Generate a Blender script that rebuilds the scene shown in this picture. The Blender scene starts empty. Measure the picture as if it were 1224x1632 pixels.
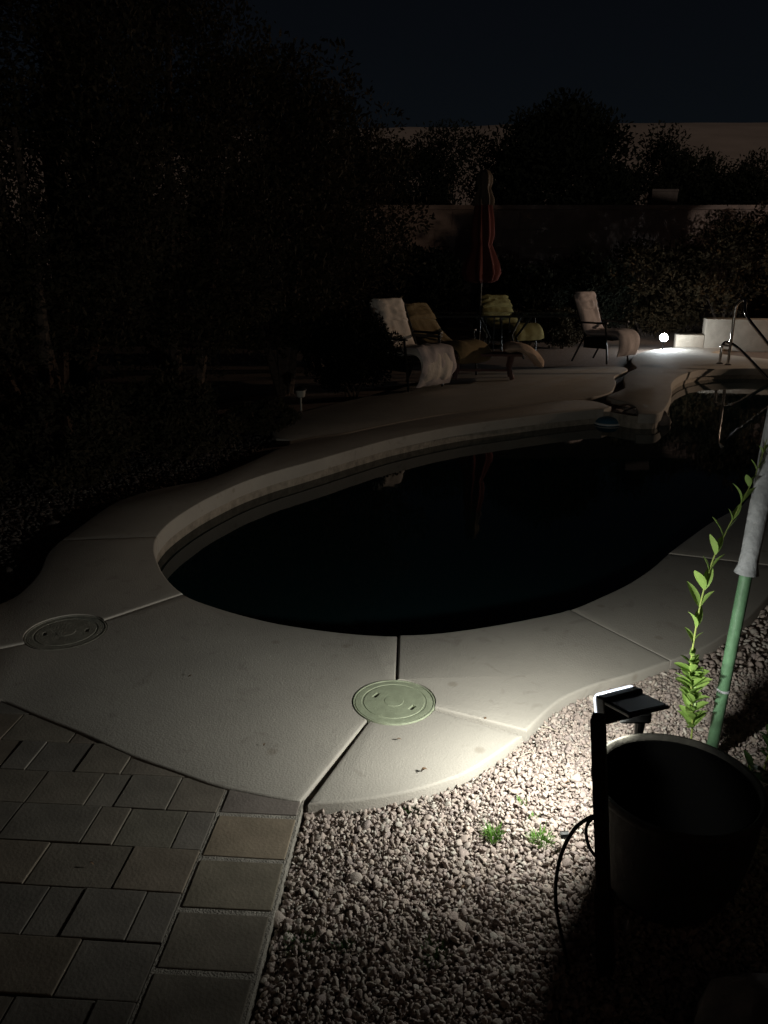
import bpy, bmesh, math, random
import numpy as np
from mathutils import Vector, Matrix, noise as mnoise
R = math.radians
random.seed(7); np.random.seed(7)
sc = bpy.context.scene
COL = sc.collection

# ------------------------------------------------------------------ camera, sky, light
PITCH = R(17.66); FPX = 1228.0; CH = 1.5
cam = bpy.data.cameras.new('camera'); camo = bpy.data.objects.new('camera', cam); COL.objects.link(camo)
camo.location = (0, 0, CH); camo.rotation_euler = (R(90) - PITCH, 0, 0)
cam.sensor_fit = 'VERTICAL'; cam.sensor_height = 24; cam.lens = FPX / 1632 * 24
cam.clip_start = 0.05; cam.clip_end = 2000
sc.camera = camo

w = bpy.data.worlds.new('World'); sc.world = w; w.use_nodes = True
nt = w.node_tree; nt.nodes.clear()
wo = nt.nodes.new('ShaderNodeOutputWorld'); bg = nt.nodes.new('ShaderNodeBackground')
tc = nt.nodes.new('ShaderNodeTexCoord'); sx = nt.nodes.new('ShaderNodeSeparateXYZ'); cr = nt.nodes.new('ShaderNodeValToRGB')
nt.links.new(tc.outputs['Generated'], sx.inputs[0]); nt.links.new(sx.outputs['Z'], cr.inputs[0])
cr.color_ramp.elements[0].position = 0.0; cr.color_ramp.elements[0].color = (0.0034, 0.0048, 0.0062, 1)
cr.color_ramp.elements[1].position = 0.5; cr.color_ramp.elements[1].color = (0.0009, 0.0011, 0.0016, 1)
e = cr.color_ramp.elements.new(0.24); e.color = (0.0022, 0.0029, 0.0041, 1)
nt.links.new(cr.outputs[0], bg.inputs[0]); bg.inputs[1].default_value = 1.05
nt.links.new(bg.outputs[0], wo.inputs[0])

moon = bpy.data.lights.new('moon', 'SUN'); moon.energy = 0.60; moon.angle = R(0.5); moon.color = (1.0, 0.86, 0.74)
mo = bpy.data.objects.new('moon', moon); COL.objects.link(mo)
mdir = Vector((-0.35, 1.0, -math.tan(R(7.2)) * 1.06))       # low, from behind the unseen house added at the camera's back
mo.rotation_euler = mdir.to_track_quat('-Z', 'Y').to_euler(); mo.location = (10, -30, 12)

sc.view_settings.view_transform = 'Standard'; sc.view_settings.look = 'None'
sc.view_settings.exposure = 0; sc.view_settings.gamma = 1
sc.cycles.max_bounces = 5; sc.cycles.diffuse_bounces = 3; sc.cycles.glossy_bounces = 4
sc.cycles.sample_clamp_indirect = 3; sc.cycles.use_denoising = True
LED_POWER = 14.5; WARM_POWER = 860; FAR_STRENGTH = 330

# ------------------------------------------------------------------ helpers
def gp(u, v, z=0.0):
    x = (u - 612) / FPX; y = -(v - 816) / FPX
    dy = math.cos(PITCH) + y * math.sin(PITCH); dz = -math.sin(PITCH) + y * math.cos(PITCH)
    t = (z - CH) / dz
    return Vector((x * t, dy * t, z))
def at(u, v, Y):
    x = (u - 612) / FPX; y = -(v - 816) / FPX
    dy = math.cos(PITCH) + y * math.sin(PITCH); dz = -math.sin(PITCH) + y * math.cos(PITCH)
    t = Y / dy
    return Vector((x * t, Y, CH + dz * t))

def mat(name, c, rough=0.8, var=0.0, scale=8, bump=0.0, bscale=60, spec=0.3, metal=0, objcol=False, attr=None, c2=None, stain=0, subsurf=0):
    m = bpy.data.materials.new(name); m.use_nodes = True
    n = m.node_tree; b = n.nodes['Principled BSDF']
    b.inputs['Roughness'].default_value = rough; b.inputs['Specular IOR Level'].default_value = spec
    b.inputs['Metallic'].default_value = metal
    b.inputs['Base Color'].default_value = (*c, 1)
    tex = n.nodes.new('ShaderNodeTexCoord')
    src = None
    if objcol:
        oi = n.nodes.new('ShaderNodeObjectInfo'); src = oi.outputs['Color']
    if attr:
        a = n.nodes.new('ShaderNodeAttribute'); a.attribute_name = attr; src = a.outputs['Color']
    if var > 0 or c2:
        nz = n.nodes.new('ShaderNodeTexNoise'); nz.inputs['Scale'].default_value = scale; nz.inputs['Detail'].default_value = 6
        nz.inputs['Roughness'].default_value = 0.62
        n.links.new(tex.outputs['Object'], nz.inputs['Vector'])
        rp = n.nodes.new('ShaderNodeValToRGB'); rp.color_ramp.elements[0].position = 0.3; rp.color_ramp.elements[1].position = 0.7
        n.links.new(nz.outputs['Fac'], rp.inputs[0])
        if c2:
            rp.color_ramp.elements[0].color = (*c2, 1); rp.color_ramp.elements[1].color = (*c, 1); src = rp.outputs[0]
        else:
            rp.color_ramp.elements[0].color = (1 - var,) * 3 + (1,); rp.color_ramp.elements[1].color = (1 + var * .5,) * 3 + (1,)
            mx = n.nodes.new('ShaderNodeMix'); mx.data_type = 'RGBA'; mx.blend_type = 'MULTIPLY'; mx.inputs[0].default_value = 1
            if src: n.links.new(src, mx.inputs[6])
            else: mx.inputs[6].default_value = (*c, 1)
            n.links.new(rp.outputs[0], mx.inputs[7]); src = mx.outputs[2]
    if stain:
        nz = n.nodes.new('ShaderNodeTexNoise'); nz.inputs['Scale'].default_value = 9.0; nz.inputs['Detail'].default_value = 9; nz.inputs['Distortion'].default_value = 1.0
        n.links.new(tex.outputs['Object'], nz.inputs['Vector'])
        rp = n.nodes.new('ShaderNodeValToRGB'); rp.color_ramp.elements[0].position = 0.60; rp.color_ramp.elements[1].position = 0.70
        rp.color_ramp.elements[0].color = (1, 1, 1, 1); rp.color_ramp.elements[1].color = (1 - stain, 1 - stain * 1.05, 1 - stain * 1.1, 1)
        n.links.new(nz.outputs['Fac'], rp.inputs[0])
        mx = n.nodes.new('ShaderNodeMix'); mx.data_type = 'RGBA'; mx.blend_type = 'MULTIPLY'; mx.inputs[0].default_value = 1
        n.links.new(src, mx.inputs[6]); n.links.new(rp.outputs[0], mx.inputs[7]); src = mx.outputs[2]
        # small round spots
        vo = n.nodes.new('ShaderNodeTexVoronoi'); vo.inputs['Scale'].default_value = 4.3; vo.inputs['Randomness'].default_value = 1
        n.links.new(tex.outputs['Object'], vo.inputs['Vector'])
        rp = n.nodes.new('ShaderNodeValToRGB'); rp.color_ramp.elements[0].position = 0.05; rp.color_ramp.elements[1].position = 0.1
        rp.color_ramp.elements[0].color = (.75, .72, .68, 1); rp.color_ramp.elements[1].color = (1, 1, 1, 1)
        n.links.new(vo.outputs['Distance'], rp.inputs[0])
        mx = n.nodes.new('ShaderNodeMix'); mx.data_type = 'RGBA'; mx.blend_type = 'MULTIPLY'; mx.inputs[0].default_value = 0.8
        n.links.new(src, mx.inputs[6]); n.links.new(rp.outputs[0], mx.inputs[7]); src = mx.outputs[2]
    if src: n.links.new(src, b.inputs['Base Color'])
    if bump > 0:
        nb = n.nodes.new('ShaderNodeTexNoise'); nb.inputs['Scale'].default_value = bscale; nb.inputs['Detail'].default_value = 5
        n.links.new(tex.outputs['Object'], nb.inputs['Vector'])
        bu = n.nodes.new('ShaderNodeBump'); bu.inputs['Strength'].default_value = bump; bu.inputs['Distance'].default_value = 0.01
        n.links.new(nb.outputs['Fac'], bu.inputs['Height']); n.links.new(bu.outputs[0], b.inputs['Normal'])
    return m

def emit_mat(name, c, s):
    m = bpy.data.materials.new(name); m.use_nodes = True
    b = m.node_tree.nodes['Principled BSDF']
    b.inputs['Base Color'].default_value = (*c, 1)
    b.inputs['Emission Color'].default_value = (*c, 1); b.inputs['Emission Strength'].default_value = s
    return m

def leaf_mat(name, c, c2, trans=0.25, scale=3, rough=0.5):
    m = mat(name, c, rough=rough, scale=scale, c2=c2, spec=0.35 if rough < .6 else .1)
    n = m.node_tree; b = n.nodes['Principled BSDF']
    t = n.nodes.new('ShaderNodeBsdfTranslucent'); mx = n.nodes.new('ShaderNodeMixShader'); mx.inputs[0].default_value = trans
    col = b.inputs['Base Color'].links[0].from_socket
    n.links.new(col, t.inputs[0]); out = [x for x in n.nodes if x.type == 'OUTPUT_MATERIAL'][0]
    n.links.new(b.outputs[0], mx.inputs[1]); n.links.new(t.outputs[0], mx.inputs[2]); n.links.new(mx.outputs[0], out.inputs[0])
    return m

M = {}
M['deck'] = mat('cool_deck_concrete', (0.385, 0.355, 0.315), 0.85, var=0.09, scale=3.0, bump=0.22, bscale=170, stain=0.15)
M['coping_wall'] = mat('pool_plaster_band', (0.32, 0.28, 0.23), 0.8, var=0.4, scale=14, bump=0.6, bscale=40)
M['paver'] = mat('paver_concrete', (0.2, 0.17, 0.14), 0.9, var=0.30, scale=7, bump=0.16, bscale=110, objcol=True, stain=0.16)
M['sand'] = mat('joint_sand', (0.36, 0.33, 0.29), 0.95, var=0.35, scale=30, bump=0.8, bscale=200)
M['sand_dark'] = mat('joint_soil', (0.10, 0.085, 0.07), 0.95, var=0.4, scale=30, bump=0.8, bscale=200)
M['ground'] = mat('desert_ground', (0.20, 0.15, 0.12), 0.95, scale=18, c2=(0.11, 0.08, 0.065), bump=1.0, bscale=70)
M['hill'] = mat('dry_hillside', (0.34, 0.265, 0.225), 0.95, scale=0.12, c2=(0.23, 0.18, 0.15), bump=0.6, bscale=2)
M['stone'] = mat('gravel_stone', (0.3, 0.25, 0.22), 0.85, var=0.25, scale=90, bump=0.3, bscale=300, attr='tint')
M['rock'] = mat('ledge_rock', (0.24, 0.20, 0.175), 0.8, var=0.5, scale=9, bump=1.0, bscale=22)
M['black'] = mat('black_plastic', (0.012, 0.012, 0.012), 0.45, var=0.3, scale=20, bump=0.1, bscale=200)
M['solar'] = mat('solar_cells', (0.006, 0.007, 0.010), 0.35, spec=0.4)
M['stake'] = mat('stained_wood', (0.035, 0.022, 0.018), 0.9, var=0.5, scale=30, bump=0.5, bscale=80)
M['pot'] = mat('glazed_clay_pot', (0.05, 0.046, 0.038), 0.7, var=0.45, scale=12, bump=0.3, bscale=50)
M['soil'] = mat('potting_soil', (0.004, 0.003, 0.002), 1.0, var=0.5, scale=40, bump=1, bscale=90)
M['liner'] = mat('black_pot_liner', (0.0035, 0.0035, 0.0035), 0.9, spec=0.02)
M['lid'] = mat('skimmer_lid_plastic', (0.31, 0.34, 0.24), 0.55, var=0.2, scale=20, bump=0.25, bscale=180, stain=0.12)
M['lid_old'] = mat('weathered_lid_plastic', (0.29, 0.28, 0.235), 0.8, var=0.3, scale=20, bump=0.4, bscale=150, stain=0.15)
M['void'] = mat('lid_well', (0.01, 0.01, 0.01), 0.9)
M['frame'] = mat('black_chair_frame', (0.012, 0.013, 0.012), 0.4)
M['cloth_white'] = mat('white_cotton', (0.68, 0.62, 0.56), 0.95, var=0.18, scale=6, bump=0.7, bscale=14)
M['cloth_pink'] = mat('pale_pink_cotton', (0.50, 0.45, 0.45), 0.95, var=0.18, scale=6, bump=0.7, bscale=14)
M['cloth_gold'] = mat('golden_cotton', (0.20, 0.15, 0.075), 0.95, var=0.2, scale=6, bump=0.7, bscale=14)
M['cloth_olive'] = mat('olive_cotton', (0.17, 0.16, 0.065), 0.95, var=0.2, scale=6, bump=0.7, bscale=14)
M['towel'] = mat('tan_towel', (0.62, 0.47, 0.36), 1.0, var=0.2, scale=9, bump=0.8, bscale=40)
M['bench'] = mat('weathered_red_wood', (0.16, 0.09, 0.08), 0.8, var=0.4, scale=15, bump=0.5, bscale=40)
M['metal_grey'] = mat('grey_table_metal', (0.06, 0.065, 0.06), 0.75)
M['steel'] = mat('polished_steel', (0.62, 0.60, 0.57), 0.13, metal=1.0, var=0.1, scale=30)
M['canopy'] = mat('maroon_canvas', (0.12, 0.034, 0.03), 0.9, var=0.25, scale=4, bump=0.6, bscale=9)
M['canopy_cap'] = mat('faded_canvas', (0.11, 0.085, 0.065), 0.9, var=0.25, scale=6, bump=0.5, bscale=9)
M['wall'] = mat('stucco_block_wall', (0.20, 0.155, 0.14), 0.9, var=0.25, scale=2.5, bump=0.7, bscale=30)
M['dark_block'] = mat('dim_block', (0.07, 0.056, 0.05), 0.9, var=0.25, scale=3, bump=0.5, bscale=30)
M['planter'] = mat('planter_stucco', (0.33, 0.28, 0.225), 0.9, var=0.2, scale=5, bump=0.8, bscale=30)
M['bark'] = mat('bark', (0.07, 0.05, 0.038), 0.95, var=0.5, scale=20, bump=1, bscale=30)
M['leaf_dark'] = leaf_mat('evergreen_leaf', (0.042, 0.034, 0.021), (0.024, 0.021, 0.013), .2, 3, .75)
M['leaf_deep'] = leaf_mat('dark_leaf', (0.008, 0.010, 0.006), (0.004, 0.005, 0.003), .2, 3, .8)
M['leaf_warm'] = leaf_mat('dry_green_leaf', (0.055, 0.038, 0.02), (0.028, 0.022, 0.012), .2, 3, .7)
M['leaf_bright'] = leaf_mat('privet_leaf', (0.30, 0.42, 0.12), (0.19, 0.32, 0.07), 0.30, 12, 0.4)
M['leaf_small'] = leaf_mat('citrus_leaf', (0.06, 0.11, 0.035), (0.03, 0.06, 0.02), 0.2, 12, 0.35)
M['stem'] = mat('green_stem', (0.22, 0.27, 0.07), 0.6)
M['grass'] = leaf_mat('fresh_grass', (0.15, 0.30, 0.05), (0.08, 0.18, 0.03), 0.3, 30)
M['grass_dark'] = leaf_mat('clover_leaf', (0.06, 0.11, 0.03), (0.03, 0.06, 0.02), 0.3, 30)
M['green_pole'] = mat('green_vinyl', (0.10, 0.20, 0.11), 0.55, var=0.6, scale=9, bump=0.2, bscale=60)
M['grey_sleeve'] = mat('grey_foam_sleeve', (0.38, 0.39, 0.41), 0.85, var=0.3, scale=14, bump=0.6, bscale=40)
M['blue'] = mat('blue_float_plastic', (0.03, 0.11, 0.17), 0.35)
M['white_ring'] = mat('white_float_ring', (0.6, 0.62, 0.62), 0.4)
M['pale_plastic'] = mat('frosted_plastic', (0.35, 0.34, 0.30), 0.5)
M['stucco_house'] = mat('house_stucco', (0.42, 0.35, 0.29), 0.9, var=0.15, scale=3, bump=0.6, bscale=40)
M['roof'] = mat('clay_roof', (0.22, 0.10, 0.07), 0.85, var=0.4, scale=8)
M['window_glass'] = mat('dark_window_glass', (0.01, 0.012, 0.015), 0.05, spec=0.6)
M['twig'] = mat('dry_twig', (0.48, 0.42, 0.34), 0.9, var=0.2, scale=40)
M['drain'] = mat('dry_leaf', (0.16, 0.10, 0.06), 0.8)
# water: dark night water, a mirror at low angles
m = bpy.data.materials.new('pool_water'); m.use_nodes = True; b = m.node_tree.nodes['Principled BSDF']
b.inputs['Base Color'].default_value = (0.004, 0.013, 0.014, 1); b.inputs['Roughness'].default_value = 0.03
b.inputs['IOR'].default_value = 1.33
nzt = m.node_tree.nodes.new('ShaderNodeTexNoise'); nzt.inputs['Scale'].default_value = 2.2; nzt.inputs['Detail'].default_value = 2
tcx = m.node_tree.nodes.new('ShaderNodeTexCoord'); m.node_tree.links.new(tcx.outputs['Object'], nzt.inputs['Vector'])
bp = m.node_tree.nodes.new('ShaderNodeBump'); bp.inputs['Strength'].default_value = 0.06; bp.inputs['Distance'].default_value = 0.02
m.node_tree.links.new(nzt.outputs['Fac'], bp.inputs['Height']); m.node_tree.links.new(bp.outputs[0], b.inputs['Normal'])
M['water'] = m

def link(name, me, material=None, parent=None):
    o = bpy.data.objects.new(name, me); COL.objects.link(o)
    if material: me.materials.append(material)
    if parent: o.parent = parent
    return o
def obj(name, bm, material, parent=None, smooth=False):
    me = bpy.data.meshes.new(name); bm.normal_update(); bm.to_mesh(me); bm.free()
    if smooth:
        me.polygons.foreach_set('use_smooth', [True] * len(me.polygons))
        try: me.set_sharp_from_angle(angle=R(40))
        except Exception: pass
    return link(name, me, material, parent)
def tag(o, label=None, cat=None, group=None, kind=None):
    if label: o['label'] = label
    if cat: o['category'] = cat
    if group: o['group'] = group
    if kind: o['kind'] = kind
    return o
def thing(name, label, cat, loc=(0, 0, 0), rz=0, group=None):
    o = bpy.data.objects.new(name, None); COL.objects.link(o); o.location = loc; o.rotation_euler = (0, 0, rz)
    o.empty_display_size = 0.1
    return tag(o, label, cat, group)
def dup(root, loc, rz=0, label=None, scale=None):
    r = root.copy(); COL.objects.link(r); r.location = loc; r.rotation_euler = (0, 0, rz)
    if label: r['label'] = label
    if scale: r.scale = scale
    for ch in list(root.children):
        c = ch.copy(); COL.objects.link(c); c.parent = r
        for g in ch.children:
            d = g.copy(); COL.objects.link(d); d.parent = c
    return r
def box(bm, c, s, rot=None, bev=0):
    r = bmesh.ops.create_cube(bm, size=1)
    vs = r['verts']
    bmesh.ops.scale(bm, vec=s, verts=vs)
    if bev: 
        es = list({e for v in vs for e in v.link_edges})
        rr = bmesh.ops.bevel(bm, geom=es, offset=bev, segments=2, affect='EDGES', profile=0.6)
        vs = list({v for f in rr['faces'] for v in f.verts} | {v for v in vs if v.is_valid})
    mtx = Matrix.Translation(c) @ (rot.to_4x4() if rot else Matrix())
    bmesh.ops.transform(bm, matrix=mtx, verts=vs)
    return vs
def tube(bm, pts, rad, seg=8, cap=True):
    pts = [Vector(p) for p in pts]; rings = []
    rads = rad if isinstance(rad, (list, tuple)) else [rad] * len(pts)
    up = Vector((0, 0, 1))
    for i, p in enumerate(pts):
        d = (pts[min(i + 1, len(pts) - 1)] - pts[max(i - 1, 0)]).normalized()
        a = d.cross(up)
        if a.length < 0.1: a = d.cross(Vector((1, 0, 0)))
        if i and a.dot(last) < 0: a = -a
        a.normalize(); last = a; b2 = d.cross(a).normalized()
        rings.append([bm.verts.new(p + (a * math.cos(t) + b2 * math.sin(t)) * rads[i]) for t in [k * 2 * math.pi / seg for k in range(seg)]])
    for i in range(len(rings) - 1):
        for k in range(seg):
            bm.faces.new((rings[i][k], rings[i][(k + 1) % seg], rings[i + 1][(k + 1) % seg], rings[i + 1][k]))
    if cap:
        bm.faces.new(rings[0][::-1]); bm.faces.new(rings[-1])
def lathe(bm, prof, seg=32, c=(0, 0, 0), close=False):
    rings = []
    for r_, z in prof:
        rings.append([bm.verts.new((c[0] + r_ * math.cos(t), c[1] + r_ * math.sin(t), c[2] + z)) for t in [k * 2 * math.pi / seg for k in range(seg)]])
    for i in range(len(rings) - 1):
        for k in range(seg):
            bm.faces.new((rings[i][k], rings[i][(k + 1) % seg], rings[i + 1][(k + 1) % seg], rings[i + 1][k]))
    if close:
        bm.faces.new(rings[0][::-1]); bm.faces.new(rings[-1])
def smooth_path(pts, n=6, closed=False):
    out = []; N = len(pts)
    rng = range(N if closed else N - 1)
    for i in rng:
        if closed: p = [pts[(i + k - 1) % N] for k in range(4)]
        else: p = [pts[max(0, min(N - 1, i + k - 1))] for k in range(4)]
        for j in range(n):
            t = j / n
            out.append(0.5 * ((2 * p[1]) + (-p[0] + p[2]) * t + (2 * p[0] - 5 * p[1] + 4 * p[2] - p[3]) * t * t + (-p[0] + 3 * p[1] - 3 * p[2] + p[3]) * t ** 3))
    if not closed: out.append(pts[-1].copy())
    return out
def resample(pts, step, closed=False):
    P = pts + ([pts[0]] if closed else [])
    out = [P[0].copy()]; acc = 0
    for a, b2 in zip(P[:-1], P[1:]):
        L = (b2 - a).length
        while acc + L >= step and L > 1e-9:
            t = (step - acc) / L; a = a.lerp(b2, t); out.append(a.copy()); L = (b2 - a).length; acc = 0
        acc += L
    if not closed and (out[-1] - P[-1]).length > step * 0.4: out.append(P[-1].copy())
    elif not closed: out[-1] = P[-1].copy()
    elif (out[-1] - P[0]).length < step * 0.4: out.pop()
    return out
def area(pts): return 0.5 * sum(a.x * b2.y - b2.x * a.y for a, b2 in zip(pts, pts[1:] + pts[:1]))
def offset(pts, d):                       # positive = inward for a CCW ring
    s = 1 if area(pts) > 0 else -1; out = []; n = len(pts)
    for i in range(n):
        a = (pts[i] - pts[i - 1]).normalized(); b2 = (pts[(i + 1) % n] - pts[i]).normalized()
        na = Vector((-a.y, a.x, 0)) * s; nb = Vector((-b2.y, b2.x, 0)) * s
        m_ = na + nb
        if m_.length < 0.3: m_ = na
        m_.normalize(); k = min(2.5, 1 / max(0.3, m_.dot(na)))
        out.append(pts[i] + m_ * d * k)
    return out
def dedupe(pts, eps=0.012):
    out = []
    for p in pts:
        if not out or (p - out[-1]).length > eps: out.append(p)
    while (out[0] - out[-1]).length < eps: out.pop()
    return out
def slab_mesh(pts, ztop, thick, bev, seg=3):
    bm = bmesh.new(); pts = dedupe(pts)
    if area(pts) < 0: pts = pts[::-1]
    f = bm.faces.new([bm.verts.new((p.x, p.y, ztop)) for p in pts])
    r = bmesh.ops.extrude_face_region(bm, geom=[f])
    vs = [g for g in r['geom'] if isinstance(g, bmesh.types.BMVert)]
    # the extruded copy becomes the top; move the original face down
    for v in f.verts: v.co.z = ztop - thick
    bmesh.ops.recalc_face_normals(bm, faces=bm.faces)
    es = [e for e in bm.edges if all(abs(v.co.z - ztop) < 1e-5 for v in e.verts)]
    if bev: bmesh.ops.bevel(bm, geom=es, offset=bev, segments=seg, affect='EDGES', profile=0.5, clamp_overlap=True)
    return bm
def np_mesh(name, verts, faces, k, material, parent=None, smooth=False, tint=None):
    me = bpy.data.meshes.new(name)
    nv = len(verts); nf = len(faces)
    me.vertices.add(nv); me.vertices.foreach_set('co', verts.astype(np.float32).ravel())
    me.loops.add(nf * k); me.loops.foreach_set('vertex_index', faces.astype(np.int32).ravel())
    me.polygons.add(nf); me.polygons.foreach_set('loop_start', np.arange(0, nf * k, k, dtype=np.int32))
    me.polygons.foreach_set('loop_total', np.full(nf, k, dtype=np.int32))
    if smooth: me.polygons.foreach_set('use_smooth', np.ones(nf, dtype=bool))
    me.update(calc_edges=True)
    if tint is not None:
        a = me.color_attributes.new('tint', 'FLOAT_COLOR', 'POINT'); a.data.foreach_set('color', tint.astype(np.float32).ravel())
    return link(name, me, material, parent)
def inside(px, py, poly):
    x = np.array([p.x for p in poly]); y = np.array([p.y for p in poly])
    r = np.zeros(len(px), bool); j = len(poly) - 1
    for i in range(len(poly)):
        c = ((y[i] > py) != (y[j] > py)) & (px < (x[j] - x[i]) * (py - y[i]) / (y[j] - y[i] + 1e-12) + x[i])
        r ^= c; j = i
    return r
def cut(o, cutters):
    for c in cutters:
        md = o.modifiers.new('b', 'BOOLEAN'); md.operation = 'DIFFERENCE'; md.object = c; md.solver = 'EXACT'
    dg = bpy.context.evaluated_depsgraph_get(); dg.update()
    me = bpy.data.meshes.new_from_object(o.evaluated_get(dg)); o.modifiers.clear(); o.data = me

# ------------------------------------------------------------------ pool outline
near = [(1178,809),(1160,817),(1130,834),(1100,855),(1064,882),(1040,903),(1003,928),(960,949),(905,972),(850,985),(780,998),(700,1009),(635,1012),(560,1008),(480,998),
        (420,987),(350,968),(295,947),(265,920),(251,893),(247,873),(253,853),(275,830),(314,804),(353,784),(392,767),(440,751),(480,740),(519,729),(578,712),(636,697),
        (734,678),(840,664),(900,657),(960,652),(985,655),(1010,659),(1035,660),(1051,658),(1062,648),(1071,628),(1071,612),(1081,601),(1101,593),(1127,589),(1170,587),(1224,587.5)]
ring = [gp(*p) for p in near]
ring = [Vector((3.6, 4.9, 0)), Vector((3.0, 4.75, 0))] + [gp(1215, 787)] + ring + [Vector((7.2, 11.6, 0)), Vector((8.3, 10.3, 0)), Vector((8.0, 8.0, 0)), Vector((6.2, 6.1, 0)), Vector((4.9, 5.3, 0))]
ring = resample(smooth_path(ring, 8, True), 0.06, True)
POOL = ring
def ridx(u, v):
    p = gp(u, v); return min(range(len(POOL)), key=lambda i: (POOL[i] - p).length)
def inner(a, b2):
    if a <= b2: return POOL[a:b2 + 1]
    return POOL[a:] + POOL[:b2 + 1]

# ground with a hole for the pool
bm = bmesh.new()
hole = [bm.verts.new((p.x, p.y, -0.062)) for p in offset(POOL, -0.06)]
G = 420; gr = []
for i in range(24):
    t = i / 24 * 2 * math.pi; gr.append(bm.verts.new((G * math.cos(t), G * math.sin(t), -0.062)))
es = [bm.edges.new((hole[i - 1], hole[i])) for i in range(len(hole))] + [bm.edges.new((gr[i - 1], gr[i])) for i in range(24)]
bmesh.ops.triangle_fill(bm, use_beauty=True, use_dissolve=False, edges=es, normal=(0, 0, 1))
hp = offset(POOL, -0.06)
for f in list(bm.faces):                  # clear any triangle filled over the pool itself
    c = f.calc_center_median()
    if inside(np.array([c.x]), np.array([c.y]), hp)[0]: bm.faces.remove(f)
for f in bm.faces:
    if f.normal.z < 0: f.normal_flip()
tag(obj('ground', bm, M['ground']), kind='structure')

# pool shell and water
shell = bpy.data.objects.new('swimming_pool', None); COL.objects.link(shell); tag(shell, kind='structure')
bm = bmesh.new(); o_ = offset(POOL, -0.018)
lv = [-0.03, -0.10, -0.25, -0.7, -1.5]; rg = []
for z in lv: rg.append([bm.verts.new((p.x, p.y, z)) for p in o_])
for a, b2 in zip(rg[:-1], rg[1:]):
    for i in range(len(o_)): bm.faces.new((a[i - 1], a[i], b2[i], b2[i - 1]))
bm.faces.new(rg[-1])
obj('pool_wall', bm, M['coping_wall'], shell)
bm = bmesh.new(); bm.faces.new([bm.verts.new((p.x, p.y, -0.165)) for p in offset(POOL, -0.016)])
bmesh.ops.triangulate(bm, faces=bm.faces)
for f in bm.faces:
    if f.normal.z < 0: f.normal_flip()
tag(obj('pool_water', bm, M['water']), kind='structure')

# ------------------------------------------------------------------ deck slabs
deck = bpy.data.objects.new('pool_deck', None); COL.objects.link(deck); tag(deck, kind='structure')
def P(*l): return [gp(*p) for p in l]
def spath(l, n=5): return smooth_path(P(*l), n)
LID = gp(628, 1117); LID2 = gp(105, 1006)
out_left = [(0,962),(30,946),(60,914),(75,882),(95,862),(130,836),(180,802),(231,784),(280,773),(330,763),(400,735),(450,712),(495,699),(548,692),(585,684),(640,673),(714,660),(780,652),(840,645),(900,638),(935,638),(955,641),(975,648)]
def sub(l, a, b2):
    i = l.index(a); j = l.index(b2); return l[i:j + 1] if i <= j else l[i:j - 1 if j else None:-1]
slabs = []
iJ1 = ridx(250, 858); iJ2 = ridx(290, 947); iJ3 = ridx(635, 1012); iJ4 = ridx(905, 972); iJ5 = ridx(1062, 884); iE = ridx(962, 652); iQ = ridx(1215, 787)
# far strip: J1 .. strip end
slabs.append((inner(iJ1, iE) + smooth_path(P(*out_left[4:])[::-1], 4), 0.000, 0))
# left slab J2..J1
slabs.append((inner(iJ2, iJ1) + spath([(95,862),(75,882),(60,914),(30,946),(0,962)]) + [Vector((-2.6, 2.75, 0)), Vector((-3.2, 2.4, 0)), Vector((-2.95, 2.15, 0)), Vector((-2.3, 2.53, 0))] + P((0,1033),(48,1023),(160,990)), 0.002, 0))
# large near slab J3..J2
near_out = [(485,1277),(440,1271),(400,1263),(340,1250),(280,1229),(200,1200),(130,1168),(60,1140),(0,1115)]
slabs.append((inner(iJ3, iJ2) + P((160,990),(48,1023),(0,1033)) + [Vector((-2.3, 2.53, 0)), Vector((-2.95, 2.15, 0)), Vector((-2.6, 1.95, 0)), Vector((-2.0, 2.15, 0))] + spath(near_out[::-1]) + P((585,1148),(632,1083)), -0.003, 0))
# wedge under the lid
slabs.append((P((628,1100),(585,1148)) + spath([(488,1279),(560,1275),(640,1262),(700,1246),(750,1226),(800,1194),(840,1166)]) + P((692,1128)), -0.004, 0))
# slab J4..J3
slabs.append((inner(iJ4, iJ3) + P((632,1083),(628,1100),(692,1128)) + spath([(840,1166),(870,1136),(900,1113),(950,1092),(1010,1075),(1070,1054)]), 0.003, 0))
slabs.append((inner(iJ5, iJ4) + spath([(1070,1054),(1130,1028),(1187,989),(1224,951),(1262,905)]), -0.001, 0))
slabs.append((inner(0, iJ5) + P((1262,905)) + smooth_path([gp(1262, 905), Vector((2.9, 3.9, 0)), Vector((3.7, 3.95, 0)), Vector((4.4, 4.3, 0))], 5)[1:] + [Vector((4.1, 5.0, 0))], 0.002, 0))
# the far patio slab between strip and channel
A = spath([(462,700),(505,694.5),(548,688.5),(590,680),(640,670),(714,657),(780,649),(840,642),(900,635.5),(935,631.5),(949,630),(972,624),(980,615),(982,607),(980,599),(991,593),(1001,587),(987,583),(930,584),(860,586),(780,590),(700,600),(620,622),(540,640),(450,664),(432,684),(440,697)])
slabs.append((A, -0.012, 1))
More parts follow.
